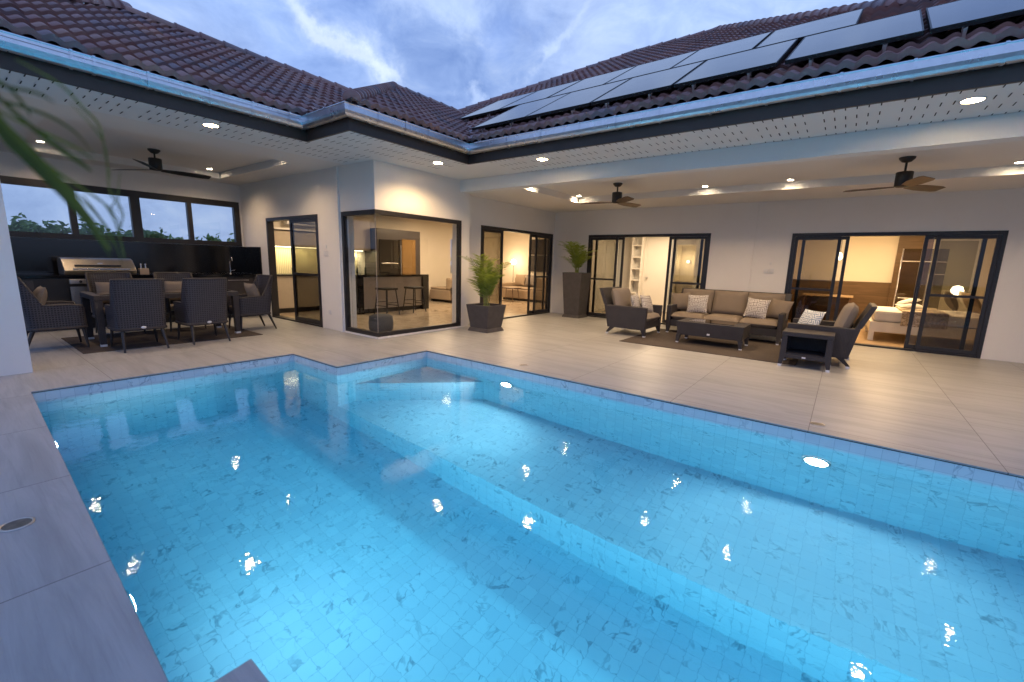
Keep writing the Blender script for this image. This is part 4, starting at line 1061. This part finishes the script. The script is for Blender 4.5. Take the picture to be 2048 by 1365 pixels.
def throw(name, w, h, th, loc, rz, tilt, mat, label, roll=0, group=None):
    m4 = Matrix.Rotation(rz, 4, 'Z') @ Matrix.Rotation(tilt, 4, 'X') @ Matrix.Rotation(roll, 4, 'Z')
    o = MB().pillow(w, h, th, m4, n=12).build(name, mat, loc=loc); tag(o, label, 'pillow', group); return o
G = 'plain grey pillows on the dining chairs'
throw('throw_pillow', .46, .40, .15, (-8.60, .80, .665), 0, R_(70), M['greycush'], 'grey pillow on the chair beside the white column', 0, G)
throw('throw_pillow', .44, .38, .15, (-8.62, 3.50, .665), R_(180), R_(72), M['greycush'], 'grey pillow on the chair beside the side door', 0, G)
throw('throw_pillow', .44, .38, .15, (-9.54, 1.75, .675), R_(-90), R_(72), M['greycush'], 'grey pillow on the chair in front of the barbecue', 0, G)
throw('throw_pillow', .44, .38, .15, (-9.54, 2.62, .675), R_(-90), R_(72), M['greycush'], 'grey pillow on the far chair below the tap', 0, G)

# ------------------------------------------------------------------ lounge set
tag(MB().box(-3.12, -.42, 7.36, 9.55, .001, .009).build('rug', M['rug']), 'brown flat woven rug under the coffee table', 'rug')
def lounge(loc, rz, w, seats, label, name, mat_c):
    """faces -Y, origin at the middle of the front edge on the floor"""
    t = thing(name, label, 'sofa' if seats > 1 else 'armchair', loc, rz)
    D = .80; aw = .085; za = .575; h = w/2
    for sx in (-1, 1):
        x0, x1 = (sx*h-aw, sx*h) if sx > 0 else (-h, -h+aw)
        mb = MB(); mb.hexa([(x0, 0, .14), (x1, 0, .14), (x1, D-.10, .14), (x0, D-.10, .14)], [(x0, -.01, za), (x1, -.01, za), (x1, D, za), (x0, D, za)])
        a = mb.build('armrest', M['rattan'], t, bevel=.012)
    # raked back frame
    mb = MB()
    for zA, zB, yA, yB in ((.14, .58, D-.11, D-.01), (.58, .90, D-.01, D+.13)):
        mb.hexa([(-h, yA, zA), (h, yA, zA), (h, yA+.075, zA), (-h, yA+.075, zA)], [(-h, yB, zB), (h, yB, zB), (h, yB+.065, zB), (-h, yB+.065, zB)])
    mb.build('back_frame', M['rattan'], t, bevel=.008)
    MB().box(-h+aw, h-aw, .02, .06, .15, .28).box(-h+aw, h-aw, .06, D-.12, .24, .28).build('seat_frame', M['rattan'], t, bevel=.006)
    for sx in (-1, 1):
        for y, dy in ((.045, -.03), (D-.15, .13)):
            x = sx*(h-.045)
            lg = MB().hexa([(x-.022, y+dy-.022, .03), (x+.022, y+dy-.022, .03), (x+.022, y+dy+.022, .03), (x-.022, y+dy+.022, .03)], [(x-.042, y-.042, .16), (x+.042, y-.042, .16), (x+.042, y+.05, .16), (x-.042, y+.05, .16)]).build('leg', M['rattan'], t, recalc=True)
            MB().box(x-.023, x+.023, y+dy-.023, y+dy+.023, 0, .03).build('foot_cap', M['badge'], lg)
    sw = (w-2*aw)/seats
    for i in range(seats):
        x0 = -h+aw+i*sw+.004; x1 = x0+sw-.008
        m4 = Matrix.Translation(((x0+x1)/2, .315, .355)) 
        MB().pillow(sw-.004, .66, .165, m4, n=14, p=7, pinch=0.0, e=.35).build('seat_cushion', mat_c, t)
        m4 = Matrix.Translation(((x0+x1)/2, D-.125, .66)) @ Matrix.Rotation(R_(74), 4, 'X')
        MB().pillow(sw-.01, .49, .20, m4, n=14, p=4, pinch=0.0, e=.42).build('back_cushion', mat_c, t)
    return t
lounge((-1.835, 9.12, 0), 0, 2.08, 3, 'long dark rattan sofa with three taupe cushions against the terrace wall', 'outdoor_sofa', M['taupe'])
lounge((-2.92, 8.50, 0), R_(90), .92, 1, 'dark rattan armchair facing right at the left end of the rug', 'lounge_armchair', M['greycush'])
lounge((-.60, 8.12, 0), R_(-90), .92, 1, 'dark rattan armchair facing left behind the small side table', 'lounge_armchair', M['greycush'])
throw('throw_pillow', .40, .38, .14, (-2.36, 9.42, .62), 0, R_(74), M['pat_grey'], 'grey fretwork pillow on the left part of the sofa', .05)
throw('throw_pillow', .40, .38, .14, (-1.28, 9.40, .62), -.15, R_(74), M['pat_grey'], 'grey fretwork pillow on the right part of the sofa', -.06)
throw('throw_pillow', .40, .38, .16, (-2.745, 9.62, .635), .25, R_(72), M['taupe'], 'plain taupe corner pillow at the left end of the sofa', .1)
throw('throw_pillow', .40, .38, .16, (-.93, 9.60, .62), -.35, R_(72), M['taupe'], 'plain taupe corner pillow at the right end of the sofa', -.1)
throw('throw_pillow', .42, .38, .15, (-3.28, 8.42, .62), R_(96), R_(76), M['pat_grey'], 'pale patterned pillow against the left armchair cushion', .05)
throw('throw_pillow', .38, .36, .13, (-3.12, 8.60, .61), R_(80), R_(70), M['pat_grey'], 'pale patterned pillow in front of the other on the left armchair', -.06)
throw('throw_pillow', .46, .33, .14, (-.36, 8.14, .60), R_(-52), R_(68), M['pat_blue'], 'blue and white fretwork pillow on the right armchair', 0)
t = thing('coffee_table', 'low dark rattan coffee table with glass top on the rug', 'coffee table', (-2.33, 8.0, .009))
CX, CY = 1.10, .66
MB().hexa([(.02, .02, .15), (CX-.02, .02, .15), (CX-.02, CY-.02, .15), (.02, CY-.02, .15)], [(0, 0, .39), (CX, 0, .39), (CX, CY, .39), (0, CY, .39)]).build('body', M['rattan'], t, bevel=.006)
for x, dx in ((.045, -.015), (CX-.045, .015)):
    for y in (.045, CY-.045):
        lg = MB().hexa([(x-.022+dx, y-.022, .02), (x+.022+dx, y-.022, .02), (x+.022+dx, y+.022, .02), (x-.022+dx, y+.022, .02)], [(x-.04, y-.025, .151), (x+.04, y-.025, .151), (x+.04, y+.03, .151), (x-.04, y+.03, .151)]).build('leg', M['rattan'], t)
        MB().box(x-.022+dx, x+.022+dx, y-.022, y+.022, 0, .02).build('foot_cap', M['badge'], lg)
MB().box(.18, CX-.18, .10, CY-.10, .391, .399).build('table_top', mat_glass('coffee_table_glass', (.5, .5, .5), 3.0), t)
MB().box(.53, .575, -.002, .018, .185, .215).build('badge', M['badge'], t, bevel=.003)
t = thing('side_table', 'small dark rattan side table with open shelf beside the right armchair', 'side table', (-.62, 7.19, 0))
SX, SY, SZ = .60, .50, .50
MB().box(0, SX, 0, SY, SZ-.06, SZ).build('table_top', M['rattan'], t, bevel=.006)
MB().box(.07, SX-.07, .02, SY-.02, .17, .20).build('shelf', M['rattan'], t)
MB().box(.07, SX-.07, SY-.02, SY-.012, .20, SZ-.06).build('back_panel', M['black'], t)
MB().box(.07, SX-.07, .004, .03, .13, .18).build('front_rail', M['rattan'], t, bevel=.004)
MB().box(.0, .012, .07, SY-.07, .17, SZ-.06).box(SX-.012, SX, .07, SY-.07, .17, SZ-.06).build('side_panel', M['rattan'], t)
for x, dx in ((.037, -.02), (SX-.037, .02)):
    for y, dy in ((.037, -.01), (SY-.037, .01)):
        lg = MB().hexa([(x-.022+dx, y-.022+dy, .03), (x+.022+dx, y-.022+dy, .03), (x+.022+dx, y+.022+dy, .03), (x-.022+dx, y+.022+dy, .03)], [(x-.037, y-.037, .16), (x+.037, y-.037, .16), (x+.037, y+.037, .16), (x-.037, y+.037, .16)]).hexa([(x-.037, y-.037, .16), (x+.037, y-.037, .16), (x+.037, y+.037, .16), (x-.037, y+.037, .16)], [(x-.033, y-.033, SZ-.061), (x+.033, y-.033, SZ-.061), (x+.033, y+.033, SZ-.061), (x-.033, y+.033, SZ-.061)]).build('leg', M['rattan'], t)
        MB().box(x-.023+dx, x+.023+dx, y-.023+dy, y+.023+dy, 0, .03).build('foot_cap', M['badge'], lg)
MB().box(.27, .315, -.004, .004, .145, .165).build('badge', M['badge'], t)

# ------------------------------------------------------------------ planters and palms
def planter(loc, rz, w0, w1, h, label):
    t = thing('planter', label, 'planter', loc, rz, 'tapered grey planters')
    a = w0/2+.04; MB().hexa([(-a, -a, 0), (a, -a, 0), (a, a, 0), (-a, a, 0)], [(-a+.03, -a+.03, .07), (a-.03, -a+.03, .07), (a-.03, a-.03, .07), (-a+.03, a-.03, .07)]).build('base', M['planter'], t, bevel=.006)
    b = w0/2; c = w1/2; r = .035; mb = MB(); z1 = h
    B0 = [(-b, -b, .07), (b, -b, .07), (b, b, .07), (-b, b, .07)]; T0 = [(-c, -c, z1), (c, -c, z1), (c, c, z1), (-c, c, z1)]; e = c-r
    T1 = [(-e, -e, z1), (e, -e, z1), (e, e, z1), (-e, e, z1)]; T2 = [(-e, -e, z1-.05), (e, -e, z1-.05), (e, e, z1-.05), (-e, e, z1-.05)]
    for i in range(4):
        j = (i+1) % 4; mb.add([B0[i], B0[j], T0[j], T0[i]], [(0, 1, 2, 3)]); mb.add([T0[i], T0[j], T1[j], T1[i]], [(0, 1, 2, 3)]); mb.add([T1[i], T1[j], T2[j], T2[i]], [(0, 1, 2, 3)])
    mb.add(B0, [(3, 2, 1, 0)]); mb.build('pot', M['planter'], t, weld=True, bevel=.006)
    MB().add([(-e, -e, z1-.045), (e, -e, z1-.045), (e, e, z1-.045), (-e, e, z1-.045)], [(0, 1, 2, 3)]).build('soil', M['soil'], t)
    return t
def areca(loc, h, spread, nf, seed, label, lf=.25, leafw=.0095):
    t = thing('potted_palm', label, 'palm', loc, 0, 'areca palms in the planters')
    R = random.Random(seed); st = MB(); fo = MB(); vals = []
    for k_ in range(nf):
        az = 2*math.pi*k_/nf+R.uniform(-.35, .35); H_ = h*R.uniform(.5, 1.0); out = spread*R.uniform(.35, 1.0)
        b0 = Vector((R.uniform(-.05, .05), R.uniform(-.05, .05), 0)); dr = Vector((math.cos(az), math.sin(az), 0))
        pts = []
        for i in range(15):
            s_ = i/14; pts.append(b0+dr*out*(s_**1.9)+Vector((0, 0, H_*(1.16*s_-.30*s_**3.2)/.86)))
        st.tube(pts, .0075, 5, r_end=.002)
        for i in range(4, 15):
            s_ = i/14
            for rep in range(2):
                q = pts[i] if i == 14 else pts[i].lerp(pts[i+1], rep/2)
                tan = (pts[min(i+1, 14)]-pts[i-1]).normalized(); side = tan.cross(Vector((0, 0, 1)))
                if side.length < .01: side = Vector((1, 0, 0))
                side.normalize(); up = side.cross(tan)
                for sg in (-1, 1):
                    ln = lf*(.55+.7*math.sin(math.pi*min(1, (s_-.2)/.8)*.9))*R.uniform(.8, 1.1)
                    d0 = (side*sg*.95+tan*.6+up*.15+Vector((0, 0, R.uniform(-.1, .1)))).normalized(); w_ = up.cross(d0).normalized() if True else up
                    w_ = (tan-d0*tan.dot(d0)).normalized()*leafw
                    p1 = q+d0*ln*.5+Vector((0, 0, -.01)); p2 = q+d0*ln+Vector((0, 0, -.16*ln/lf*lf))
                    fo.add([q-w_*.3, q+w_*.3, p1+w_, p1-w_, p2], [(0, 1, 2, 3), (3, 2, 4)]); v_ = R.random()*.6+.4*s_; vals += [v_, v_]
    st.build('stem', M['palm_stem'], t); fo.build('foliage', M['palm'], t, attr=('leaf_rand', vals))
    return t
planter((-5.575, 6.52, 0), 0, .44, .565, .52, 'short wide dark square planter between the corner window and the living door')
areca((-5.575, 6.52, .455), 1.0, .5, 17, 5, 'leafy green palm in the short planter')
planter((-5.50, 9.98, 0), 0, .42, .545, 1.14, 'tall dark tapered planter in the inner terrace corner')
areca((-5.50, 9.98, 1.075), .84, .5, 16, 9, 'palm with drooping leaves in the tall corner planter', .19)

# palm frond hanging into the upper left corner, close to the lens
STRANDS = [([(-0.596, 0.039, 1.494), (-0.602, 0.05, 1.46), (-0.604, 0.066, 1.438), (-0.605, 0.083, 1.412), (-0.605, 0.1, 1.384)], 0.0025), ([(-0.614, 0.04, 1.484), (-0.619, 0.053, 1.449), (-0.621, 0.068, 1.427), (-0.621, 0.086, 1.402), (-0.62, 0.102, 1.374), (-0.619, 0.115, 1.344)], 0.0045), ([(-0.585, 0.037, 1.481), (-0.591, 0.051, 1.449), (-0.592, 0.066, 1.429), (-0.593, 0.081, 1.405), (-0.592, 0.097, 1.379), (-0.591, 0.112, 1.35)], 0.0032), ([(-0.606, 0.04, 1.494), (-0.612, 0.051, 1.458), (-0.614, 0.067, 1.436), (-0.615, 0.083, 1.409), (-0.615, 0.1, 1.379)], 0.0045), ([(-0.557, 0.037, 1.474), (-0.563, 0.048, 1.442), (-0.564, 0.062, 1.423), (-0.565, 0.077, 1.4), (-0.564, 0.092, 1.374)], 0.0032), ([(-0.605, 0.04, 1.482), (-0.611, 0.052, 1.447), (-0.612, 0.068, 1.426), (-0.613, 0.084, 1.4)], 0.0045), ([(-0.576, 0.037, 1.489), (-0.582, 0.05, 1.457), (-0.584, 0.063, 1.436), (-0.585, 0.081, 1.413), (-0.585, 0.096, 1.386)], 0.0032), ([(-0.574, 0.038, 1.477), (-0.579, 0.049, 1.445), (-0.58, 0.064, 1.426), (-0.581, 0.08, 1.403), (-0.58, 0.096, 1.378), (-0.579, 0.108, 1.351)], 0.0025), ([(-0.629, 0.04, 1.501), (-0.636, 0.055, 1.466), (-0.638, 0.071, 1.444), (-0.639, 0.087, 1.418), (-0.639, 0.104, 1.389), (-0.637, 0.121, 1.357)], 0.0032), ([(-0.629, 0.04, 1.501), (-0.635, 0.054, 1.464), (-0.638, 0.069, 1.44), (-0.639, 0.088, 1.412), (-0.639, 0.104, 1.38)], 0.0045), ([(-0.585, 0.037, 1.491), (-0.592, 0.049, 1.457), (-0.593, 0.066, 1.436), (-0.595, 0.081, 1.41), (-0.594, 0.097, 1.382), (-0.593, 0.11, 1.35)], 0.0045), ([(-0.602, 0.042, 1.492), (-0.606, 0.064, 1.465), (-0.607, 0.084, 1.446), (-0.606, 0.101, 1.432), (-0.606, 0.107, 1.426)], 0.0035), ([(-0.581, 0.038, 1.494), (-0.582, 0.053, 1.484), (-0.58, 0.073, 1.483), (-0.58, 0.084, 1.478)], 0.0018), ([(-0.582, 0.038, 1.49), (-0.582, 0.056, 1.484), (-0.584, 0.066, 1.47), (-0.585, 0.068, 1.463)], 0.0022), ([(-0.605, 0.038, 1.479), (-0.605, 0.054, 1.476), (-0.603, 0.08, 1.471), (-0.602, 0.098, 1.46), (-0.603, 0.11, 1.442)], 0.002), ([(-0.606, 0.037, 1.476), (-0.607, 0.058, 1.464), (-0.606, 0.081, 1.454), (-0.604, 0.1, 1.445), (-0.604, 0.11, 1.435)], 0.0018), ([(-0.634, 0.07, 1.521), (-0.633, 0.097, 1.508), (-0.635, 0.112, 1.491), (-0.636, 0.123, 1.476), (-0.641, 0.126, 1.445), (-0.643, 0.128, 1.425)], 0.0018), ([(-0.636, 0.103, 1.494), (-0.637, 0.119, 1.473), (-0.639, 0.126, 1.455), (-0.645, 0.126, 1.415), (-0.645, 0.131, 1.4), (-0.645, 0.134, 1.384)], 0.0014), ([(-0.668, 0.11, 1.414), (-0.667, 0.123, 1.403), (-0.666, 0.131, 1.384), (-0.667, 0.134, 1.363), (-0.666, 0.136, 1.34)], 0.0018), ([(-0.669, 0.108, 1.409), (-0.669, 0.118, 1.389), (-0.668, 0.128, 1.365), (-0.667, 0.133, 1.334)], 0.0018), ([(-0.664, 0.132, 1.417), (-0.664, 0.134, 1.406), (-0.666, 0.129, 1.395), (-0.666, 0.135, 1.382), (-0.667, 0.132, 1.363)], 0.0014), ([(-0.679, 0.144, 1.439), (-0.683, 0.14, 1.408), (-0.684, 0.143, 1.392), (-0.686, 0.138, 1.369), (-0.686, 0.139, 1.34)], 0.0014), ([(-0.65, 0.09, 1.42), (-0.65, 0.104, 1.402), (-0.649, 0.116, 1.383), (-0.648, 0.127, 1.351)], 0.0018), ([(-0.63, 0.07, 1.442), (-0.63, 0.084, 1.426), (-0.629, 0.104, 1.41), (-0.626, 0.126, 1.39)], 0.002)]
def garden_palm():
    t = thing('garden_palm', 'green palm leaf hanging into the upper left corner close to the camera', 'palm', (-1.15, -.30, 0))
    st = MB(); fo = MB(); vals = []
    R = random.Random(4)
    st.tube([(0, 0, .3), (.02, -.01, .8), (.03, .0, 1.30), (.12, .08, 1.55), (.33, .22, 1.60), (.52, .33, 1.53)], .028, 10, r_end=.006)
    MB().lathe([(0, 0), (.14, 0), (.19, .34), (.17, .34), (.165, .31), (0, .31)], n=28).build('pot', M['planter'], t)
    base = t.location
    def W(x, y, z): return Vector((x, y, z))-base
    def strand(pts, w, grey=False):
        P_ = [Vector(p)-base for p in pts]
        # smooth
        Q = []
        for i in range(25):
            u = i/24*(len(P_)-1); k_ = min(int(u), len(P_)-2); f = u-k_
            a = P_[max(k_-1, 0)]; b = P_[k_]; c = P_[k_+1]; d = P_[min(k_+2, len(P_)-1)]
            Q.append(.5*((2*b)+(c-a)*f+(2*a-5*b+4*c-d)*f*f+(3*b-a-3*c+d)*f**3))
        vs = []
        for i, q in enumerate(Q):
            tn = (Q[min(i+1, 24)]-Q[max(i-1, 0)]).normalized(); sd = tn.cross(Vector((.55, -.8, .1))).normalized()
            ww = w*math.sin(math.pi*min(.97, max(.06, i/24*.9+.08)))**.7
            vs += [q-sd*ww, q+sd*ww+Vector((0, 0, 0))]
        fo.add(vs, [(2*i, 2*i+1, 2*i+3, 2*i+2) for i in range(24)]); v_ = R.random(); vals.extend([v_]*24)
    for pts, w in STRANDS: strand(pts, w*.72)
    st.build('trunk', M['palm_stem'], t); fo.build('frond', M['frond'], t, attr=('leaf_rand', vals))

garden_palm()

# ------------------------------------------------------------------ trees beyond the strip window
def tree(loc, h, w, seed, label, leaf=.14, nleaf=1500):
    t = thing('tree', label, 'tree', loc, 0, 'trees beyond the strip window')
    R = random.Random(seed); tk = MB(); tips = []
    tk.tube([(0, 0, 0), (.05, .02, h*.3), (-.04, .05, h*.6), (0, 0, h*.85)], .11, 8, r_end=.03)
    for k_ in range(11):
        az = R.uniform(0, 6.28); z0 = h*R.uniform(.25, .6); L = w*R.uniform(.4, 1.0)
        e = Vector((math.cos(az)*L, math.sin(az)*L, min(h*R.uniform(.6, 1.0), h))); tk.tube([(0, 0, z0), (e.x*.4, e.y*.4, z0+(e.z-z0)*.5), tuple(e)], .04, 6, r_end=.01); tips.append(e)
    tips.append(Vector((0, 0, h*.95)))
    fo = MB(); vals = []
    for i in range(nleaf):
        c = R.choice(tips); q = c+Vector((R.gauss(0, .28*w*.6), R.gauss(0, .28*w*.6), R.gauss(0, h*.09)))
        a = Vector((R.gauss(0, 1), R.gauss(0, 1), R.gauss(0, .6))).normalized(); b = a.orthogonal().normalized(); l_ = leaf*R.uniform(.6, 1.3)
        fo.add([q-a*l_, q-b*l_*.45, q+a*l_, q+b*l_*.45], [(0, 1, 2, 3)]); vals.append(R.random())
    tk.build('trunk', M['bark'], t); fo.build('crown', M['tree_leaf'], t, attr=('leaf_rand', vals))
for j, (x, y, h, w, l) in enumerate(((-24, 2.4, 2.07, .8, 'bushy tree top beside the column, leftmost in the strip window'), (-25, 3.9, 2.12, .9, 'spreading tree behind the first window pane'), (-26, 6.4, 1.97, 1.2, 'low tree behind the second window pane'),
                                     (-27, 9.2, 2.07, 1.0, 'brighter tree in the middle of the third window pane'), (-27, 11.2, 1.97, 1.0, 'tree behind the mullion between third and fourth pane'), (-28, 13.4, 1.97, 1.2, 'tree in the fourth window pane'), (-29, 16.0, 2.02, 1.2, 'tree at the right end of the fourth window pane'))):
    tree((x, y, -.06), h, w, 20+j, l)
# far belt of bushes on the horizon
mb = MB(); R = random.Random(5); vals = []
for i in range(5200):
    y = R.uniform(-6, 42); x = -46+R.uniform(-4, 4); top = 2.25+.3*math.sin(y*.7)+.25*math.sin(y*1.9+1)
    q = Vector((x, y, R.uniform(-.06, 1)**.7*top if False else R.random()**.7*top)); a = Vector((R.gauss(0, 1), R.gauss(0, 1), R.gauss(0, .7))).normalized(); b = a.orthogonal().normalized()
    l_ = R.uniform(.15, .4); mb.add([q-a*l_, q-b*l_*.5, q+a*l_, q+b*l_*.5], [(0, 1, 2, 3)]); vals.append(R.random())
o = tag(mb.build('far_thicket', M['tree_leaf'], attr=('leaf_rand', vals)), 'distant green thicket along the horizon outside the strip window', 'thicket'); o['kind'] = 'stuff'

# ------------------------------------------------------------------ sky
w = bpy.data.worlds.new('World'); scene.world = w; w.use_nodes = True
nt = w.node_tree; nt.nodes.clear()
def N(t, **k):
    n_ = nt.nodes.new(t)
    for a, b in k.items(): setattr(n_, a, b)
    return n_
out = N('ShaderNodeOutputWorld'); bg = N('ShaderNodeBackground'); nt.links.new(bg.outputs[0], out.inputs[0])
sky = N('ShaderNodeTexSky'); sky.sky_type = 'NISHITA'; sky.sun_disc = False; sky.sun_elevation = R_(3.0); sky.sun_rotation = R_(200); sky.altitude = 50; sky.air_density = 1.2; sky.dust_density = 1.5; sky.ozone_density = 4
tc = N('ShaderNodeTexCoord')
def mp(scale, loc=(0, 0, 0), rot=(0, 0, 0)):
    m_ = N('ShaderNodeMapping'); m_.inputs['Scale'].default_value = scale; m_.inputs['Location'].default_value = loc; m_.inputs['Rotation'].default_value = rot
    nt.links.new(tc.outputs['Generated'], m_.inputs[0]); return m_.outputs[0]
def noi(v, sc, det, ro, di=0.0):
    n_ = N('ShaderNodeTexNoise'); nt.links.new(v, n_.inputs['Vector']); n_.inputs['Scale'].default_value = sc; n_.inputs['Detail'].default_value = det; n_.inputs['Roughness'].default_value = ro; n_.inputs['Distortion'].default_value = di; return n_.outputs['Fac']
def rmp(f, st):
    n_ = N('ShaderNodeValToRGB'); nt.links.new(f, n_.inputs[0]); cr = n_.color_ramp
    while len(cr.elements) < len(st): cr.elements.new(.5)
    for e, (p, c) in zip(cr.elements, st): e.position = p; e.color = (*c, 1)
    return n_.outputs[0]
def mx(f, a, b, mode='MIX'):
    n_ = N('ShaderNodeMix'); n_.data_type = 'RGBA'; n_.blend_type = mode
    for k, v in ((0, f), (6, a), (7, b)):
        if isinstance(v, (tuple, float, int)): n_.inputs[k].default_value = (*v, 1) if isinstance(v, tuple) else v
        else: nt.links.new(v, n_.inputs[k])
    return n_.outputs[2]
sep = N('ShaderNodeSeparateXYZ'); nt.links.new(tc.outputs['Generated'], sep.inputs[0])
grad = rmp(sep.outputs[2], [(0.0, (.30, .385, .56)), (.09, (.27, .37, .60)), (.3, (.26, .39, .72)), (.55, (.20, .33, .68)), (1, (.12, .23, .56))])
sc_ = N('ShaderNodeVectorMath', operation='SCALE'); nt.links.new(sky.outputs[0], sc_.inputs[0]); sc_.inputs[3].default_value = .05
base = mx(.88, sc_.outputs[0], grad)
wn_ = N('ShaderNodeTexNoise'); nt.links.new(tc.outputs['Generated'], wn_.inputs['Vector']); wn_.inputs['Scale'].default_value = 4.5; wn_.inputs['Detail'].default_value = 7; wn_.inputs['Roughness'].default_value = .6
def vm(op, a, b):
    n_ = N('ShaderNodeVectorMath', operation=op)
    for k, v in ((0, a), (1, b)):
        if isinstance(v, tuple): n_.inputs[k].default_value = v
        else: nt.links.new(v, n_.inputs[k])
    return n_
warp = vm('MULTIPLY', vm('SUBTRACT', wn_.outputs['Color'], (.5, .5, .5)).outputs[0], (.34, .34, .34)).outputs[0]
dirn = vm('ADD', tc.outputs['Generated'], warp).outputs[0]
def mrange(v, a, b, c, d):
    n_ = N('ShaderNodeMapRange'); n_.interpolation_type = 'SMOOTHSTEP'; nt.links.new(v, n_.inputs[0])
    for k, q in zip((1, 2, 3, 4), (a, b, c, d)): n_.inputs[k].default_value = q
    return n_.outputs[0]
cur = base
def blob(c, r, col, amt, inner=0.0):
    global cur
    dd = vm('DISTANCE', dirn, c).outputs['Value']; cur = mx(mrange(dd, inner, r, amt, 0.0), cur, col)
def band(p0, p1, w_, col, amt):
    """cloud streak along the great circle from p0 to p1"""
    global cur
    a = Vector(p0).normalized(); b = Vector(p1).normalized(); nn = a.cross(b).normalized(); mid = ((a+b)/2).normalized(); L_ = (a-b).length/2
    ab = N('ShaderNodeMath', operation='ABSOLUTE'); nt.links.new(vm('DOT_PRODUCT', dirn, tuple(nn)).outputs['Value'], ab.inputs[0])
    f1 = mrange(ab.outputs[0], 0.0, w_, 1.0, 0.0); f2_ = mrange(vm('DISTANCE', dirn, tuple(mid)).outputs['Value'], L_*.7, L_*1.25, amt, 0.0)
    q = N('ShaderNodeMath', operation='MULTIPLY'); nt.links.new(f1, q.inputs[0]); nt.links.new(f2_, q.inputs[1]); cur = mx(q.outputs[0], cur, col)
blob((-.42, .80, .40), .42, (.43, .55, .81), .9, .12)
blob((-.13, .88, .43), .40, (.35, .49, .80), .8, .12)
blob((-.88, .30, .36), .32, (.27, .41, .76), .8, .08)
blob((-.64, .64, .40), .24, (.16, .26, .53), 1.0, .07)
blob((-.74, .51, .46), .13, (.19, .31, .64), .85, .03)
blob((-.59, .68, .47), .10, (.20, .32, .66), .8, .03)
blob((-.66, .60, .49), .10, (.50, .63, .88), .8, .03)
band((-.80, .40, .45), (-.735, .59, .335), .052, (.52, .64, .86), .75)
band((-.80, .42, .44), (-.735, .59, .335), .026, (.70, .79, .92), .8)
band((-.66, .70, .35), (-.60, .73, .31), .03, (.50, .62, .86), .7)
band((-.57, .72, .37), (-.44, .77, .46), .02, (.55, .67, .88), .6)
blob((-.95, .30, .12), .30, (.30, .38, .56), .8, .08)
fine = noi(mp((1, 1, 1.7), (1.3, .2, .9)), 9, 8, .62, .4)
cur = mx(.38, cur, rmp(fine, [(.34, (.13, .22, .50)), (.55, (.33, .46, .78)), (.75, (.60, .72, .92))]))
c4 = cur
nt.links.new(c4, bg.inputs[0]); bg.inputs[1].default_value = SKY_STRENGTH

# ------------------------------------------------------------------ camera
cam = bpy.data.cameras.new('camera'); co = bpy.data.objects.new('camera', cam); COL.objects.link(co)
cam.sensor_width = 36; cam.lens = 869.694*36/2048; cam.clip_start = .05; cam.clip_end = 500
Rr = Vector((0.79515328, 0.60573677, 0.02853463)); Uu = Vector((-0.13022131, 0.12460622, 0.98362376)); Bb = Vector((0.59226149, -0.78584747, 0.17796088))
m = Matrix(((Rr.x, Uu.x, Bb.x, 0), (Rr.y, Uu.y, Bb.y, 0), (Rr.z, Uu.z, Bb.z, 1.35), (0, 0, 0, 1)))
co.matrix_world = m
cam.dof.use_dof = True; cam.dof.focus_distance = 5.0; cam.dof.aperture_fstop = 2.4
scene.camera = co

scene.view_settings.view_transform = 'Standard'; scene.view_settings.look = 'None'; scene.view_settings.exposure = .35; scene.view_settings.gamma = 1
c = scene.cycles
c.use_denoising = True; c.denoiser = 'OPENIMAGEDENOISE'
c.use_adaptive_sampling = True; c.adaptive_threshold = .015
c.max_bounces = 9; c.diffuse_bounces = 4; c.glossy_bounces = 4; c.transmission_bounces = 8; c.transparent_max_bounces = 12; c.volume_bounces = 0
c.caustics_reflective = False; c.caustics_refractive = True; c.blur_glossy = 0.0
c.sample_clamp_indirect = 5.0; c.sample_clamp_direct = 0.0
c.use_light_tree = True
